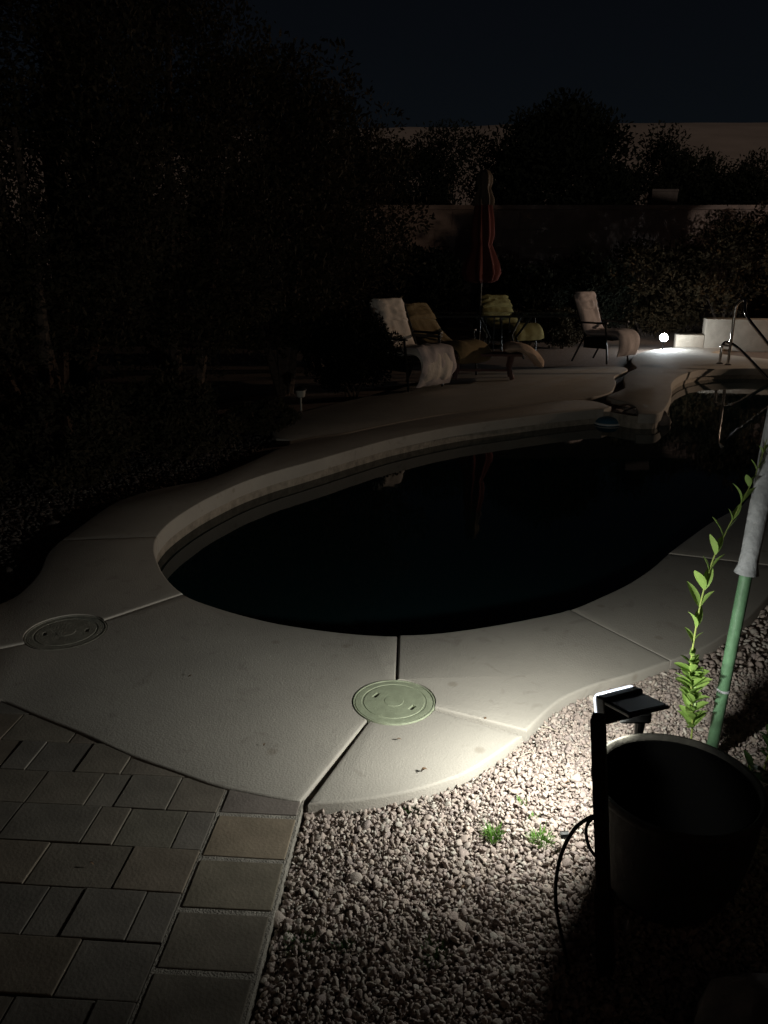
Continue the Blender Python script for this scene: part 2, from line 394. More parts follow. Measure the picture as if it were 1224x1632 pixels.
# right slab: peninsula and the deck in front of the low wall
iP = ridx(1014, 659); iR = ridx(1224, 588)
Cc = inner(iP, iR) + [Vector((7.4, 11.8, 0)), Vector((8.6, 10.6, 0)), Vector((9.6, 12.0, 0))] + P((1224,572)) + spath([(1224,572),(1161,565.5),(1142,563),(1135,561.5),(1150,557),(1145,553.5),(1080,553.5),(1050,556),(1020,562),(1005,575),(1014,586),(1001,593),(993,602),(995,616),(988,622),(966,630.5),(982,637),(1001,642),(1012,649)])
slabs.append((Cc, 0.0, 1))
slab_objs = []; edge_polys = []
for poly, dz, k in slabs:
    poly = dedupe(poly, 0.02)
    edge_polys.append(poly)
    q = offset(poly, 0.003)
    bmm = slab_mesh(q, dz, 0.10, 0.009 if not k else 0.014)
    slab_objs.append(obj('slab', bmm, M['deck'], deck, smooth=True))

# lids: cut wells through the slabs
def cyl(name, c, r_, z0, z1, seg=64):
    bm = bmesh.new(); lathe(bm, [(r_, z0), (r_, z1)], seg, (c.x, c.y, 0), close=True)
    bmesh.ops.recalc_face_normals(bm, faces=bm.faces)
    return obj(name, bm, None)
RL = 0.148
cutA = cyl('cutter', LID, RL + 0.004, -0.3, 0.1); cutB = cyl('cutter', LID2, RL * 1.12 + 0.004, -0.3, 0.1)
for i in (2, 3, 4): cut(slab_objs[i], [cutA] + ([cutB] if i == 2 else []))
cut(slab_objs[1], [cutB])
for c in (cutA, cutB): bpy.data.objects.remove(c)
def make_lid(c, r_, rz, label, mt, z, sunk=False):
    t = thing('skimmer_lid', label, 'skimmer lid', (c.x, c.y, 0), rz, 'round plastic skimmer lids in the deck')
    bm = bmesh.new(); lathe(bm, [(0.001, z - .012), (r_ * .955, z - .012), (r_ * .955, z - 0.003), (r_ * .945, z), (r_ * .80, z), (r_ * .79, z - .0018), (r_ * .75, z - .0018), (r_ * .74, z), (r_ * .24, z), (r_ * .23, z + .0012), (0.001, z + .0012)], 64, close=True)
    bmesh.ops.recalc_face_normals(bm, faces=bm.faces)
    lid = obj('cover', bm, mt, t, smooth=True)
    cs = []
    for s in (-1, 1):
        bm = bmesh.new(); box(bm, (s * r_ * .52, -s * 0.0, z), (.017, .034, .06)); cs.append(obj('cutter', bm, None, t))
    bpy.context.view_layer.update()
    cut(lid, cs)
    for x in cs: bpy.data.objects.remove(x)
    bm = bmesh.new(); lathe(bm, [(r_ * .965, z - .03), (r_ * .965, z), (r_ * .97, z + .0015), (r_ * 1.0, z + .0015), (r_ * 1.01, z - .002), (r_ * 1.01, z - .03)], 64)
    obj('rim', bm, mt, t, smooth=True)
    bm = bmesh.new(); lathe(bm, [(r_ * 1.02, z - .02), (r_ * 1.0, -.12), (0.001, -.12)], 40); obj('well', bm, M['void'], t)
    return t
make_lid(LID, RL, R(-33), 'pale green round skimmer lid, clean, where three deck joints meet', M['lid'], -0.001)
make_lid(LID2, RL * 1.12, R(12), 'dull weathered round lid in the dim deck at the left edge', M['lid_old'], -0.004)
for o in list(bpy.data.objects):
    if o.name.startswith('cover'): o.data.polygons.foreach_set('use_smooth', [False] * len(o.data.polygons))

# ------------------------------------------------------------------ paver patio
pv = bpy.data.objects.new('paver_patio', None); COL.objects.link(pv); tag(pv, kind='structure')
O = Vector((-0.487, 1.868, 0)); ux = Vector((-1, 0.075, 0)).normalized(); vx = Vector((-0.075, -1, 0)).normalized()
def L(u, v): return O + ux * u + vx * v
deckpoly = edge_polys[2]; wedge = edge_polys[3]
paver_cols = [(0.195, 0.162, 0.128), (0.19, 0.165, 0.135), (0.185, 0.165, 0.14), (0.185, 0.167, 0.135), (0.19, 0.158, 0.13), (0.175, 0.157, 0.137), (0.185, 0.16, 0.132)]
cache = {}
def paver(u0, u1, v0, v1, gap=0.003, col=None, bev=0.0028):
    c = L((u0 + u1) / 2, (v0 + v1) / 2); wu = u1 - u0 - gap; wv = v1 - v0 - gap
    key = (round(wu, 3), round(wv, 3), bev)
    if key not in cache:
        bm = bmesh.new(); box(bm, (0, 0, -0.03), (wu, wv, 0.06), bev=bev)
        me = bpy.data.meshes.new('paver'); bm.to_mesh(me); bm.free(); me.materials.append(M['paver']); cache[key] = me
    # drop the ones wholly under the deck slab
    cs = [L(a, b2) for a in (u0, u1) for b2 in (v0, v1)]
    ins = inside(np.array([p.x for p in cs]), np.array([p.y for p in cs]), deckpoly)
    if ins.all(): return
    o = bpy.data.objects.new('paver', cache[key]); COL.objects.link(o); o.parent = pv
    o.location = (c.x, c.y, -0.010 + random.uniform(-.003, .002))
    o.rotation_euler = (random.gauss(0, .004), random.gauss(0, .004), math.atan2(-0.075, 1) + random.gauss(0, .006))
    cc = col or random.choice(paver_cols); k = random.uniform(1.0, 1.16); o.color = (cc[0] * k, cc[1] * k, cc[2] * k, 1)
rows = {-5: [0], -4: [0.1], -3: [.2, .35, .59], -2: [.11, .35, .5], -1: [.0, .15, .31, .40, .58], 0: [0, .085, .25, .34, .58], 1: [0, .185, .42], 2: [0, .09, .25, .345], 3: [0, .19, .42], 4: [0, .09, .27], 5: [0, .17, .40], 6: [0, .1, .26], 7: [0, .2], 8: [0, .1, .3]}
for k, js in rows.items():
    js = list(js)
    while js[-1] < 2.2: js.append(js[-1] + random.choice([.085, .16, .16, .235, .235]))
    for a, b2 in zip(js[:-1], js[1:]):
        paver(a, b2, (k - 0) * .152, (k + 1) * .152, col=paver_cols[0] if (k, a) in ((1, 0),) else None)
bc = [(0.19, 0.162, 0.145), (0.235, 0.19, 0.14), (0.225, 0.195, 0.15), (0.20, 0.175, 0.142), (0.19, 0.168, 0.14), (0.18, 0.16, 0.135)]
for i, c in enumerate(bc):
    paver(-.243, -.003, -.17 + i * .174, .004 + i * .174, gap=.016, col=c, bev=.003)
bm = bmesh.new(); box(bm, (0, 0, 0), (.243, 1.05, .04)); 
s = obj('joint_sand', bm, M['sand'], pv); c = L(-.122, .36); s.location = (c.x, c.y, -.0325); s.rotation_euler.z = math.atan2(-0.075, 1)
bm = bmesh.new(); box(bm, (0, 0, 0), (2.4, 2.3, .04)); 
s = obj('bedding_soil', bm, M['sand_dark'], pv); c = L(1.19, .25); s.location = (c.x, c.y, -.036); s.rotation_euler.z = math.atan2(-0.075, 1)

# ------------------------------------------------------------------ gravel
def stone_variants(sub_, n, seed):
    rs = np.random.RandomState(seed); out = []
    for i in range(n):
        bm = bmesh.new(); bmesh.ops.create_icosphere(bm, subdivisions=sub_, radius=1)
        v = np.array([x.co[:] for x in bm.verts]); f = np.array([[y.index for y in x.verts] for x in bm.faces]); bm.free()
        # cut by random planes so the stones are angular
        for k in range(7):
            nrm = rs.normal(size=3); nrm /= np.linalg.norm(nrm); d = rs.uniform(.55, .85)
            h = v @ nrm - d; v = v - np.outer(np.clip(h, 0, None), nrm)
        v *= 1 + rs.normal(0, .03, (len(v), 1)); out.append((v, f))
    return out
def scatter(name, pts, size, sub_, seed, zbase, layers=True, tone=1.0):
    rs = np.random.RandomState(seed); var = stone_variants(sub_, 10, seed); V = []; Fc = []; T = []; base = 0
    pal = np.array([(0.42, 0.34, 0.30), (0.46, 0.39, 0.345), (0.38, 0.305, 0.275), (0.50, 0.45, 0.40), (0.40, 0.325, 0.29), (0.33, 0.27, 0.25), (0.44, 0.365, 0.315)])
    for i, (x, y, dz) in enumerate(pts):
        v, f = var[rs.randint(10)]
        s_ = size * rs.lognormal(0, .34) * np.array([1, rs.uniform(.55, 1), rs.uniform(.3, .55)])
        q = rs.normal(size=4); q[1:3] *= .45; q /= np.linalg.norm(q); a, b_, c_, d = q
        Rm = np.array([[1-2*(c_*c_+d*d), 2*(b_*c_-a*d), 2*(b_*d+a*c_)], [2*(b_*c_+a*d), 1-2*(b_*b_+d*d), 2*(c_*d-a*b_)], [2*(b_*d-a*c_), 2*(c_*d+a*b_), 1-2*(b_*b_+c_*c_)]])
        vv = (v * s_) @ Rm.T + (x, y, zbase + dz)
        V.append(vv); Fc.append(f + base); base += len(v)
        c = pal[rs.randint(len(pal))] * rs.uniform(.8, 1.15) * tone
        T.append(np.tile((*c, 1), (len(v), 1)))
    o = np_mesh(name, np.vstack(V), np.vstack(Fc), 3, M['stone'], tint=np.vstack(T))
    return tag(o, kind='stuff')
def region(x0, x1, y0, y1, dens, seed, excl, cond=None):
    rs = np.random.RandomState(seed); n = int((x1 - x0) * (y1 - y0) * dens)
    # jittered grid: evenly packed
    st = 1 / math.sqrt(dens); gx, gy = np.meshgrid(np.arange(x0, x1, st), np.arange(y0, y1, st))
    px = gx.ravel() + rs.uniform(-.5, .5, gx.size) * st * 1.1; py = gy.ravel() + rs.uniform(-.5, .5, gx.size) * st * 1.1
    keep = np.ones(len(px), bool)
    for pl in excl: keep &= ~inside(px, py, pl)
    if cond is not None: keep &= cond(px, py)
    px = px[keep]; py = py[keep]
    return np.stack([px, py, rs.uniform(-.004, .007, len(px))], 1)
def right_of_pavers(px, py):
    # right of the border edge
    return ((px - O.x) * ux.x + (py - O.y) * ux.y) < -.252
exc = [edge_polys[i] for i in (2, 3, 4, 5, 6)] + [POOL]
pts = region(-.6, 1.75, 1.0, 2.75, 9200, 3, exc, right_of_pavers)
pts2 = region(-.6, 1.75, 1.0, 2.75, 7000, 5, exc, right_of_pavers); pts2[:, 2] += .008
allp = np.vstack([pts, pts2])
o = scatter('gravel', allp, .0073, 2, 11, -.050)
tag(o, 'pinkish tan crushed gravel bed lit by the solar lamp', 'gravel')
pts = region(1.2, 4.2, 2.2, 4.4, 1500, 8, exc, lambda x, y: (y > 2.6) | (x > 1.6))
o = scatter('gravel', pts, .016, 1, 12, -.054); tag(o, 'crushed gravel at the right beyond the green pole', 'gravel')
exl = [edge_polys[i] for i in (0, 1, 7)] + [POOL]
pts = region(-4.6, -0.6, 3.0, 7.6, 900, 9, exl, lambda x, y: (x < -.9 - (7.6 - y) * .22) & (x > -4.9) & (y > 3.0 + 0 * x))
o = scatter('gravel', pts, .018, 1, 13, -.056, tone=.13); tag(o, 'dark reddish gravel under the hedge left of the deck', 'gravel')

# ------------------------------------------------------------------ solar light in the foreground
A_ = gp(950, 1111, .435); B_ = gp(1011, 1098, .435)
t = thing('solar_spotlight', 'black solar spotlight with glowing white rim behind the big pot', 'solar light', (0, 0, 0))
ex = (B_ - A_).normalized(); W_ = (B_ - A_).length
Cc_ = gp(1069, 1124, .462); ey = (Cc_ - B_); ey = (ey - ex * ey.dot(ex)); D_ = ey.length; ey.normalize()
ez = ex.cross(ey); 
if ez.z < 0: ez = -ez
mid = (A_ + B_) / 2 + ey * D_ / 2
rot = Matrix((ex, ey, ez)).transposed()
bm = bmesh.new(); box(bm, mid - ez * .004, (W_, D_, .010), rot, bev=.003); obj('solar_panel', bm, M['black'], t)
bm = bmesh.new(); box(bm, mid + ez * .0022, (W_ - .012, D_ - .012, .002), rot); obj('solar_cells', bm, M['solar'], t)
# lamp head: hangs below the front edge of the panel, its lens turned away from the camera
fn = Matrix.Rotation(R(3), 3, 'Z') @ Vector((-ex.y, ex.x, 0)).normalized(); fn = (fn + Vector((0, 0, -.27))).normalized()     # lens direction, away and down
hx = fn.cross(Vector((0, 0, 1))).normalized(); hz = hx.cross(fn).normalized()
if hz.z < 0: hz = -hz
hc = (A_ + B_) / 2 - hz * .0285 + fn * .004
rh = Matrix((hx, fn, hz)).transposed()
bm = bmesh.new(); box(bm, hc - fn * .020, (W_ + .008, .036, .070), rh, bev=.006); obj('lamp_housing', bm, M['black'], t)
# glowing rim: thin diffuser frame round the lens, seen edge-on from behind at top and left
bm = bmesh.new(); hw = W_ / 2 + .004; hh = .035
cr_ = .012; rp = []
for (sx_, sz_, a0) in ((1, 1, 0), (-1, 1, 90), (-1, -1, 180), (1, -1, 270)):
    for k in range(5):
        a = R(a0 + k * 22.5); rp.append(hc + fn * .001 + hx * (sx_ * (hw - cr_) + cr_ * math.cos(a)) + hz * (sz_ * (hh - cr_) + cr_ * math.sin(a)))
tube(bm, rp + [rp[0]], .0030, 6, cap=False); obj('lens_rim', bm, emit_mat('led_rim', (0.80, 0.88, 1.0), 1.6), t)
bm = bmesh.new(); box(bm, hc + fn * .002, (W_ * .92, .003, .054), rh); obj('lens', bm, emit_mat('led_lens', (0.95, 1.0, 0.94), 6.0), t)
nk = mid - ez * .01
top = at(1021, 1142, 1.825)
foot = Vector((top.x + .005, top.y, -.08))
bm = bmesh.new(); tube(bm, [top + Vector((0, 0, .02)), top, top + Vector((0, .0, -.05)), foot], [.018, .016, .012, .010], 10); obj('stem', bm, M['black'], t)
bm = bmesh.new(); box(bm, top + Vector((-.022, -.01, .012)), (.085, .04, .035), None, bev=.008); obj('bracket', bm, M['black'], t)
la = bpy.data.lights.new('led', 'AREA'); la.shape = 'RECTANGLE'; la.size = W_ * .9; la.size_y = .06; la.energy = LED_POWER; la.color = (0.97, 0.985, 0.90); la.spread = R(178)
lo = bpy.data.objects.new('led_light', la); COL.objects.link(lo); lo.location = hc + fn * .012
lo.rotation_euler = fn.to_track_quat('-Z', 'Z').to_euler(); lo.parent = t
df = bpy.data.lights.new('led_diffuser', 'POINT'); df.energy = 7; df.color = la.color; df.shadow_soft_size = .02
do = bpy.data.objects.new('led_diffuser_light', df); COL.objects.link(do); do.location = hc + fn * .020; do.parent = t

# stake
sb = gp(966, 1552, -.05); stp = at(953, 1142, sb.y + .03)
t = thing('garden_stake', 'dark leaning wooden stake between the gravel and the big pot', 'stake', sb)
bm = bmesh.new(); d = stp - sb; Ls = d.length
vs = box(bm, (0, 0, Ls / 2), (.034, .028, Ls), bev=.004)
rq = d.to_track_quat('Z', 'Y'); bmesh.ops.transform(bm, matrix=rq.to_matrix().to_4x4(), verts=bm.verts)
obj('post', bm, M['stake'], t)
bm = bmesh.new(); bmesh.ops.create_cube(bm, size=1); bmesh.ops.scale(bm, vec=(.044, .036, .22), verts=bm.verts); bmesh.ops.translate(bm, vec=(0.001, 0, .12), verts=bm.verts)
bmesh.ops.bevel(bm, geom=bm.edges[:], offset=.005, segments=2, affect='EDGES'); bmesh.ops.transform(bm, matrix=rq.to_matrix().to_4x4(), verts=bm.verts)
obj('sleeve', bm, M['stake'], t)
# cable
t = thing('black_cable', 'thin black cable looping out from the stake into the gravel', 'cable', gp(945, 1305, .3))
org = t.location.copy()
def cab(l, r_=.0042):
    pp = smooth_path([Vector(p) - org for p in l], 6); bm = bmesh.new(); tube(bm, pp, r_, 8); return bm
sy = sb.y
obj('cable_loop', cab([at(952, 1300, sy), at(938, 1304, sy), at(915, 1322, sy - .01), at(895, 1360, sy - .02), at(886, 1405, sy - .02), at(887, 1450, sy - .01), at(897, 1500, sy), at(905, 1538, sy + .01), at(906, 1556, sy + .01)]), M['black'], t, True)
obj('cable_bight', cab([at(950, 1300, sy + .01), at(937, 1312, sy), at(934, 1328, sy), at(939, 1350, sy), at(950, 1366, sy)], .0036), M['black'], t, True)
obj('connector', cab([at(893, 1331, 1.75), at(906, 1330, 1.75)], .010), M['black'], t, True)

# ------------------------------------------------------------------ pot
pc = Vector((0.677, 1.60, 0)); PZ = -.045
rc = gp(1086, 1242, .30); pc.x = rc.x - .010; pc.y = rc.y
t = thing('plant_pot', 'large round dark pot with a black interior in front of the solar light', 'pot', (pc.x, pc.y, PZ))
bm = bmesh.new()
lathe(bm, [(.001, .0), (.105, .0), (.120, .008), (.150, .05), (.172, .11), (.186, .18), (.195, .25), (.199, .318), (.203, .322), (.205, .333), (.202, .342), (.194, .343), (.188, .336), (.185, .32)], 72)
obj('pot_body', bm, M['pot'], t, True)
bm = bmesh.new(); lathe(bm, [(.135, .060), (.10, .064), (.05, .068), (.001, .070)], 48)
for v in bm.verts: v.co.z += mnoise.noise(v.co * 25) * .008
obj('potting_soil', bm, M['soil'], t, True)
bm = bmesh.new(); lathe(bm, [(.1835, .332), (.1815, .325), (.176, .22), (.160, .14), (.138, .06)], 64); obj('liner', bm, M['liner'], t, True)

def rock(name, c, s, seed, label, cat='rock', group=None, mt=None, sub_=3, parent=None):
    bm = bmesh.new(); bmesh.ops.create_icosphere(bm, subdivisions=sub_, radius=1)
    rs = np.random.RandomState(seed); pl = []
    for k in range(9):
        n_ = rs.normal(size=3); n_ /= np.linalg.norm(n_); pl.append((Vector(n_), rs.uniform(.6, .85)))
    for v in bm.verts:
        for n_, d in pl:
            h = v.co.dot(n_) - d
            if h > 0: v.co -= n_ * h
        v.co *= 1 + .10 * mnoise.noise(v.co * 3 + Vector((seed, 0, 0))) + .03 * mnoise.noise(v.co * 11)
        v.co = Vector((v.co.x * s[0], v.co.y * s[1], v.co.z * s[2]))
    o = obj(name, bm, mt or M['rock'], parent, True); o.location = c
    if not parent: tag(o, label, cat, group)
    return o
rock('boulder', (.77, 1.19, .0), (.17, .13, .10), 41, 'dark boulder in the shadow below the big pot at the bottom right')

# ------------------------------------------------------------------ leafy shoot
def leaf(bm, base, dirn, up, ln, wd, curl=.25):
    dirn = dirn.normalized(); side = dirn.cross(up).normalized(); up = side.cross(dirn).normalized(); n = 5; prev = None
    for i in range(n + 1):
        s_ = i / n; w_ = wd * (math.sin(math.pi * min(1, s_ * .93 + .05)) ** .8); c = base + dirn * ln * s_ - up * curl * ln * (s_ ** 2 - s_)
        a = bm.verts.new(c + side * w_ / 2 + up * w_ * .18); m_ = bm.verts.new(c); b2 = bm.verts.new(c - side * w_ / 2 + up * w_ * .18)
        if prev: bm.faces.new((prev[0], prev[1], m_, a)); bm.faces.new((prev[1], prev[2], b2, m_))
        prev = (a, m_, b2)
pY = 2.13
stem_px = [(1104, 1215), (1103, 1165), (1102, 1110), (1101, 1060), (1106, 1020), (1112, 985), (1118, 955), (1126, 925), (1137, 890), (1150, 862), (1163, 836), (1176, 812), (1190, 785), (1203, 758), (1214, 728), (1222, 700)]
sp = [at(u, v, pY + .0) for u, v in stem_px]; sp[0].z = min(sp[0].z, -.02)
sp = [Vector((sp[1].x, pY, -.06))] + sp[1:]
t = thing('leafy_shoot', 'tall bright green shoot with upright leaf pairs beside the green pole', 'plant', (0, 0, 0))
t.location = (sp[0].x, sp[0].y, -.05); org = t.location.copy()
bm = bmesh.new(); pp = smooth_path([p - org for p in sp], 4); tube(bm, pp, [.0034 - .0022 * i / len(pp) for i in range(len(pp))], 7); obj('stem', bm, M['stem'], t, True)
rs = random.Random(5)
def stem_at(v_px):
    for (a, b2) in zip(range(1, len(stem_px) - 1), range(2, len(stem_px))):
        if stem_px[a][1] >= v_px >= stem_px[b2][1]:
            k = (stem_px[a][1] - v_px) / (stem_px[a][1] - stem_px[b2][1]); return sp[a].lerp(sp[b2], k)
    return sp[-1]
node_v = [(1160, .046, 3), (1147, .048, 3), (1134, .05, 3), (1121, .05, 4), (1108, .05, 4), (1095, .05, 3), (1083, .046, 4), (1071, .042, 3), (1058, .036, 3), (1046, .03, 2), (1026, .055, 2), (1000, .058, 2), (968, .060, 2), (940, .058, 2), (912, .060, 2), (884, .056, 2), (856, .050, 2), (829, .046, 2), (802, .044, 2), (776, .040, 2), (750, .034, 2), (722, .028, 2)]
leaf_me = []
for i, (v_, ln, k) in enumerate(node_v):
    b0 = stem_at(v_) - org
    for j in range(k + (3 if v_ > 1040 else 0)):
        a = i * 1.9 + j * 2 * math.pi / k + rs.uniform(-.3, .3)
        if v_ < 1040: a = (math.pi * .95 if j == 0 else .15) + rs.uniform(-.35, .35) + (0.5 if i % 2 else -.4)
        out_ = Vector((math.cos(a), math.sin(a) * .8, 0)); lift = rs.uniform(1.3, 1.9) if v_ < 1040 else rs.uniform(.5, 1.2)
        bm = bmesh.new(); lk = rs.choice([.9, 1.1, 1.2, 1.35, 1.45]); leaf(bm, Vector((0, 0, 0)), out_ + Vector((rs.uniform(-.2, .2), rs.uniform(-.3, .3), lift)), Vector((rs.uniform(-.3, .3), rs.uniform(-.3, .3), 1)) - out_ * .2, ln * lk, ln * lk * (rs.uniform(.42, .56) if v_ > 1040 else rs.uniform(.30, .42)), rs.uniform(.05, .4))
        o = obj('leaf', bm, M['leaf_bright'], t, True); o.location = b0
# small citrus-like seedling at the right
def seedling(c, h, n, ln, label, mt, seed, name='seedling'):
    t = thing(name, label, 'plant', c); rs = random.Random(seed)
    bm = bmesh.new(); tube(bm, [(0, 0, -.02), (.01, 0, h * .5), (.0, .01, h)], [.003, .0025, .0015], 6); obj('stem', bm, M['stem'], t)
    for i in range(n):
        z = h * (.25 + .75 * i / n); a = i * 2.4 + rs.uniform(-.3, .3); o_ = Vector((math.cos(a), math.sin(a), rs.uniform(.1, .9)))
        bm = bmesh.new(); leaf(bm, Vector((0, 0, 0)), o_, Vector((0, 0, 1)), ln * rs.uniform(.6, 1.1), ln * .42, .3); o = obj('leaf', bm, mt, t, True); o.location = (.006, 0, z)
    return t
seedling((1.225, 2.12, -.045), .14, 14, .045, 'small broad leaved seedling at the right edge, right of the green pole', M['leaf_small'], 3)
seedling((1.14, 2.05, -.045), .07, 8, .06, 'low dark leaved sprout at the foot of the green pole', M['leaf_small'], 9)

# green pole with grey sleeve
t = thing('garden_pole', 'green plastic pole with a grey sleeve standing by the leafy shoot', 'pole', (0, 0, 0))
gY = 2.17; q0 = at(1136, 1185, gY); q1 = at(1190, 912, gY); q2 = at(1212, 800, gY)
base = Vector((q0.x - (q1 - q0).normalized().x * .0, gY, -.06)); t.location = base; org = base.copy()
dd = (q2 - q1).normalized()
bm = bmesh.new(); ln_ = [base, q0, q1, q1 + dd * .1]; tube(bm, smooth_path([p - org for p in ln_], 5), .0185, 16); obj('pole', bm, M['green_pole'], t, True)
bm = bmesh.new(); pts_ = [q1 - dd * .002, q1 + dd * .02, q1 + dd * .06, q1 + dd * .2, q1 + dd * .40, q1 + dd * .65]
tube(bm, [p - org for p in pts_], [.036, .029, .0265, .028, .029, .028], 20); obj('sleeve', bm, M['grey_sleeve'], t, True)
bm = bmesh.new(); k_ = q0.lerp(q1, .33) - org; tube(bm, [k_ - dd * .004, k_ + dd * .004], .0205, 16); obj('collar', bm, M['grey_sleeve'], t, True)

# grass tufts and litter on the gravel
def tuft(c, r_, h, n, label, mt, seed, grp=None):
    rs = random.Random(seed); bm = bmesh.new()
    for i in range(n):
        a = rs.uniform(0, 6.28); d = rs.uniform(0, r_) ; b0 = Vector((math.cos(a) * d, math.sin(a) * d, 0)); o_ = Vector((math.cos(a) * rs.uniform(.1, .9), math.sin(a) * rs.uniform(.1, .9), 1)).normalized()
        hh_ = h * rs.uniform(.5, 1.1); s_ = Vector((-o_.y, o_.x, 0)); s_ = (s_.normalized() if s_.length > .01 else Vector((1, 0, 0))) * .0014
        m_ = b0 + o_ * hh_ * .6; e_ = b0 + o_ * hh_ + Vector((o_.x, o_.y, -.2)) * hh_ * .3
        v1, v2 = bm.verts.new(b0 - s_), bm.verts.new(b0 + s_); v3, v4 = bm.verts.new(m_ + s_ * .8), bm.verts.new(m_ - s_ * .8); v5 = bm.verts.new(e_)
        bm.faces.new((v1, v2, v3, v4)); bm.faces.new((v4, v3, v5))
    o = obj('grass_tuft', bm, mt); o.location = c; return tag(o, label, 'grass tuft', 'grass tufts sprouting through the gravel')
tuft(gp(785, 1338, -.045), .022, .045, 110, 'bright green tuft left of the other bright one in the lit gravel', M['grass'], 1)
tuft(gp(862, 1344, -.045), .026, .04, 110, 'bright green tuft in the gravel nearest to the black cable', M['grass'], 2)
tuft(gp(655, 1295, -.045), .022, .02, 60, 'low green tuft in the gravel just below the deck edge', M['grass_dark'], 3)
tuft(gp(830, 1284, -.045), .012, .025, 30, 'tiny green sprout above the two bright tufts', M['grass'], 4)
tuft(gp(693, 1524, -.045), .035, .025, 120, 'dim green tuft in the gravel at the bottom centre', M['grass_dark'], 5)
tuft(gp(480, 1508, -.045), .04, .02, 120, 'dark weed patch in the gravel beside the paver border', M['grass_dark'], 6)
tuft(gp(548, 1512, -.045), .025, .02, 70, 'dark low weed right of the patch by the paver border', M['grass_dark'], 7)
tuft(gp(850, 1306, -.045), .014, .02, 26, 'sparse sprouts right above the tuft nearest the cable', M['grass'], 8)
for (a, b2, lab) in [((863, 1158), (888, 1166), 'pale twig on gravel just off the deck corner'), ((828, 1207), (850, 1198), 'pale twig on gravel below the one at the deck corner')]:
    bm = bmesh.new(); p, q = gp(*a, -.03), gp(*b2, -.03); tube(bm, [p - p, (q - p) * .5 + Vector((0, .003, .004)), q - p], [.0018, .002, .0012], 6)
    o = obj('twig', bm, M['twig']); o.location = p; tag(o, lab, 'twig', 'twigs lying on the gravel')
bm = bmesh.new(); leaf(bm, Vector((0, 0, .004)), Vector((1, .3, .25)), Vector((0, 0, 1)), .022, .013, 1.2)
o = obj('dry_leaf', bm, M['drain'], None, True); o.location = gp(671, 1232, 0); tag(o, 'curled dry leaf lying on the lit deck wedge', 'leaf')
bm = bmesh.new(); tube(bm, [(0, 0, .003), (.006, 0, .006)], .003, 8); o = obj('pebble', bm, M['drain']); o.location = gp(772, 1146, 0); tag(o, 'small brown pebble on the deck joint right of the lid', 'pebble')

# ------------------------------------------------------------------ rocks at the end of the stream channel
for (u, v, z, s, sd, lab) in [(992, 664, -.10, (.15, .12, .10), 1, 'rock at the strip end, leftmost of the stream ledge'), (1012, 666, -.10, (.16, .13, .10), 2, 'rock second from the left in the stream ledge'),
                    (1033, 667, -.10, (.16, .12, .09), 3, 'rock third from the left in the stream ledge'), (1053, 668, -.11, (.13, .11, .11), 4, 'rock under the tip of the peninsula, rightmost of the ledge'), (1003, 655, -.06, (.12, .10, .06), 5, 'flat dark rock lying in the stream channel mouth')]:
    rock('rock', gp(u, v, z), s, sd, lab, 'rock', 'rocks where the stream meets the pool')
# blue floater
fc = gp(968, 676, -.165)
t = thing('pool_floater', 'blue round floater with a white ring drifting beside the rocks', 'floater', fc)
bm = bmesh.new(); lathe(bm, [(.001, -.03), (.10, -.03), (.135, .0), (.13, .035), (.10, .07), (.05, .085), (.001, .088)], 32); obj('float_dome', bm, M['blue'], t, True)
bm = bmesh.new(); lathe(bm, [(.134, .004), (.148, .008), (.148, .020), (.130, .026)], 32); obj('float_ring', bm, M['white_ring'], t, True)

# ------------------------------------------------------------------ patio furniture
def cushion(name, profile, width, thick, mt, parent, seed, tuft=.022, flare=0, ny=18, ns=64, pillow=True, nt_=6):
    pr = smooth_path([Vector((x, 0, z)) for x, z in profile], 10); pr = resample(pr, sum((a - b2).length for a, b2 in zip(pr, pr[1:])) / ns)
    bm = bmesh.new(); top = []; bot = []; n = len(pr)
    for i, p in enumerate(pr):
        d = (pr[min(i + 1, n - 1)] - pr[max(i - 1, 0)]).normalized(); nn = Vector((-d.z, 0, d.x)) * (1 if d.x >= -2 else 1)
        if nn.z < 0 and d.x > 0: nn = -nn
        s_ = i / (n - 1); rt, rb = [], []
        for j in range(ny + 1):
            y = j / ny * 2 - 1
            edge = (1 - abs(y) ** 5) * (1 - abs(s_ * 2 - 1) ** 14)
            tf = abs(math.sin(s_ * math.pi * nt_)) ** .5 * .5 + abs(math.sin((y + 1) * math.pi * 1.5)) ** .5 * .5
            th = thick * (.25 + .75 * edge) + tuft * (tf - .6) * edge + .014 * mnoise.noise(Vector((s_ * 7, y * 2.5, seed)))
            wv = width / 2 * (1 + .03 * math.sin(s_ * 17 + seed)) * (1 + flare * s_)
            w_ = .02 * mnoise.noise(Vector((s_ * 5, y * 3, seed + 9)))
            rt.append(bm.verts.new(p + nn * (th * .5 + w_) + Vector((0, y * wv, 0)))); rb.append(bm.verts.new(p - nn * (thick * .3 * edge + .004) + nn * w_ + Vector((0, y * wv, 0))))
        top.append(rt); bot.append(rb)
    for i in range(n - 1):
        for j in range(ny):
            bm.faces.new((top[i][j], top[i][j + 1], top[i + 1][j + 1], top[i + 1][j])); bm.faces.new((bot[i][j], bot[i + 1][j], bot[i + 1][j + 1], bot[i][j + 1]))
        for j, s2 in ((0, 1), (ny, -1)):
            q = (top[i][j], top[i + 1][j], bot[i + 1][j], bot[i][j]); bm.faces.new(q if s2 > 0 else q[::-1])
    for i in (0, n - 1):
        for j in range(ny):
            q = (top[i][j], bot[i][j], bot[i][j + 1], top[i][j + 1]); bm.faces.new(q if i == 0 else q[::-1])
    bmesh.ops.recalc_face_normals(bm, faces=bm.faces)
    return obj(name, bm, mt, parent, True)
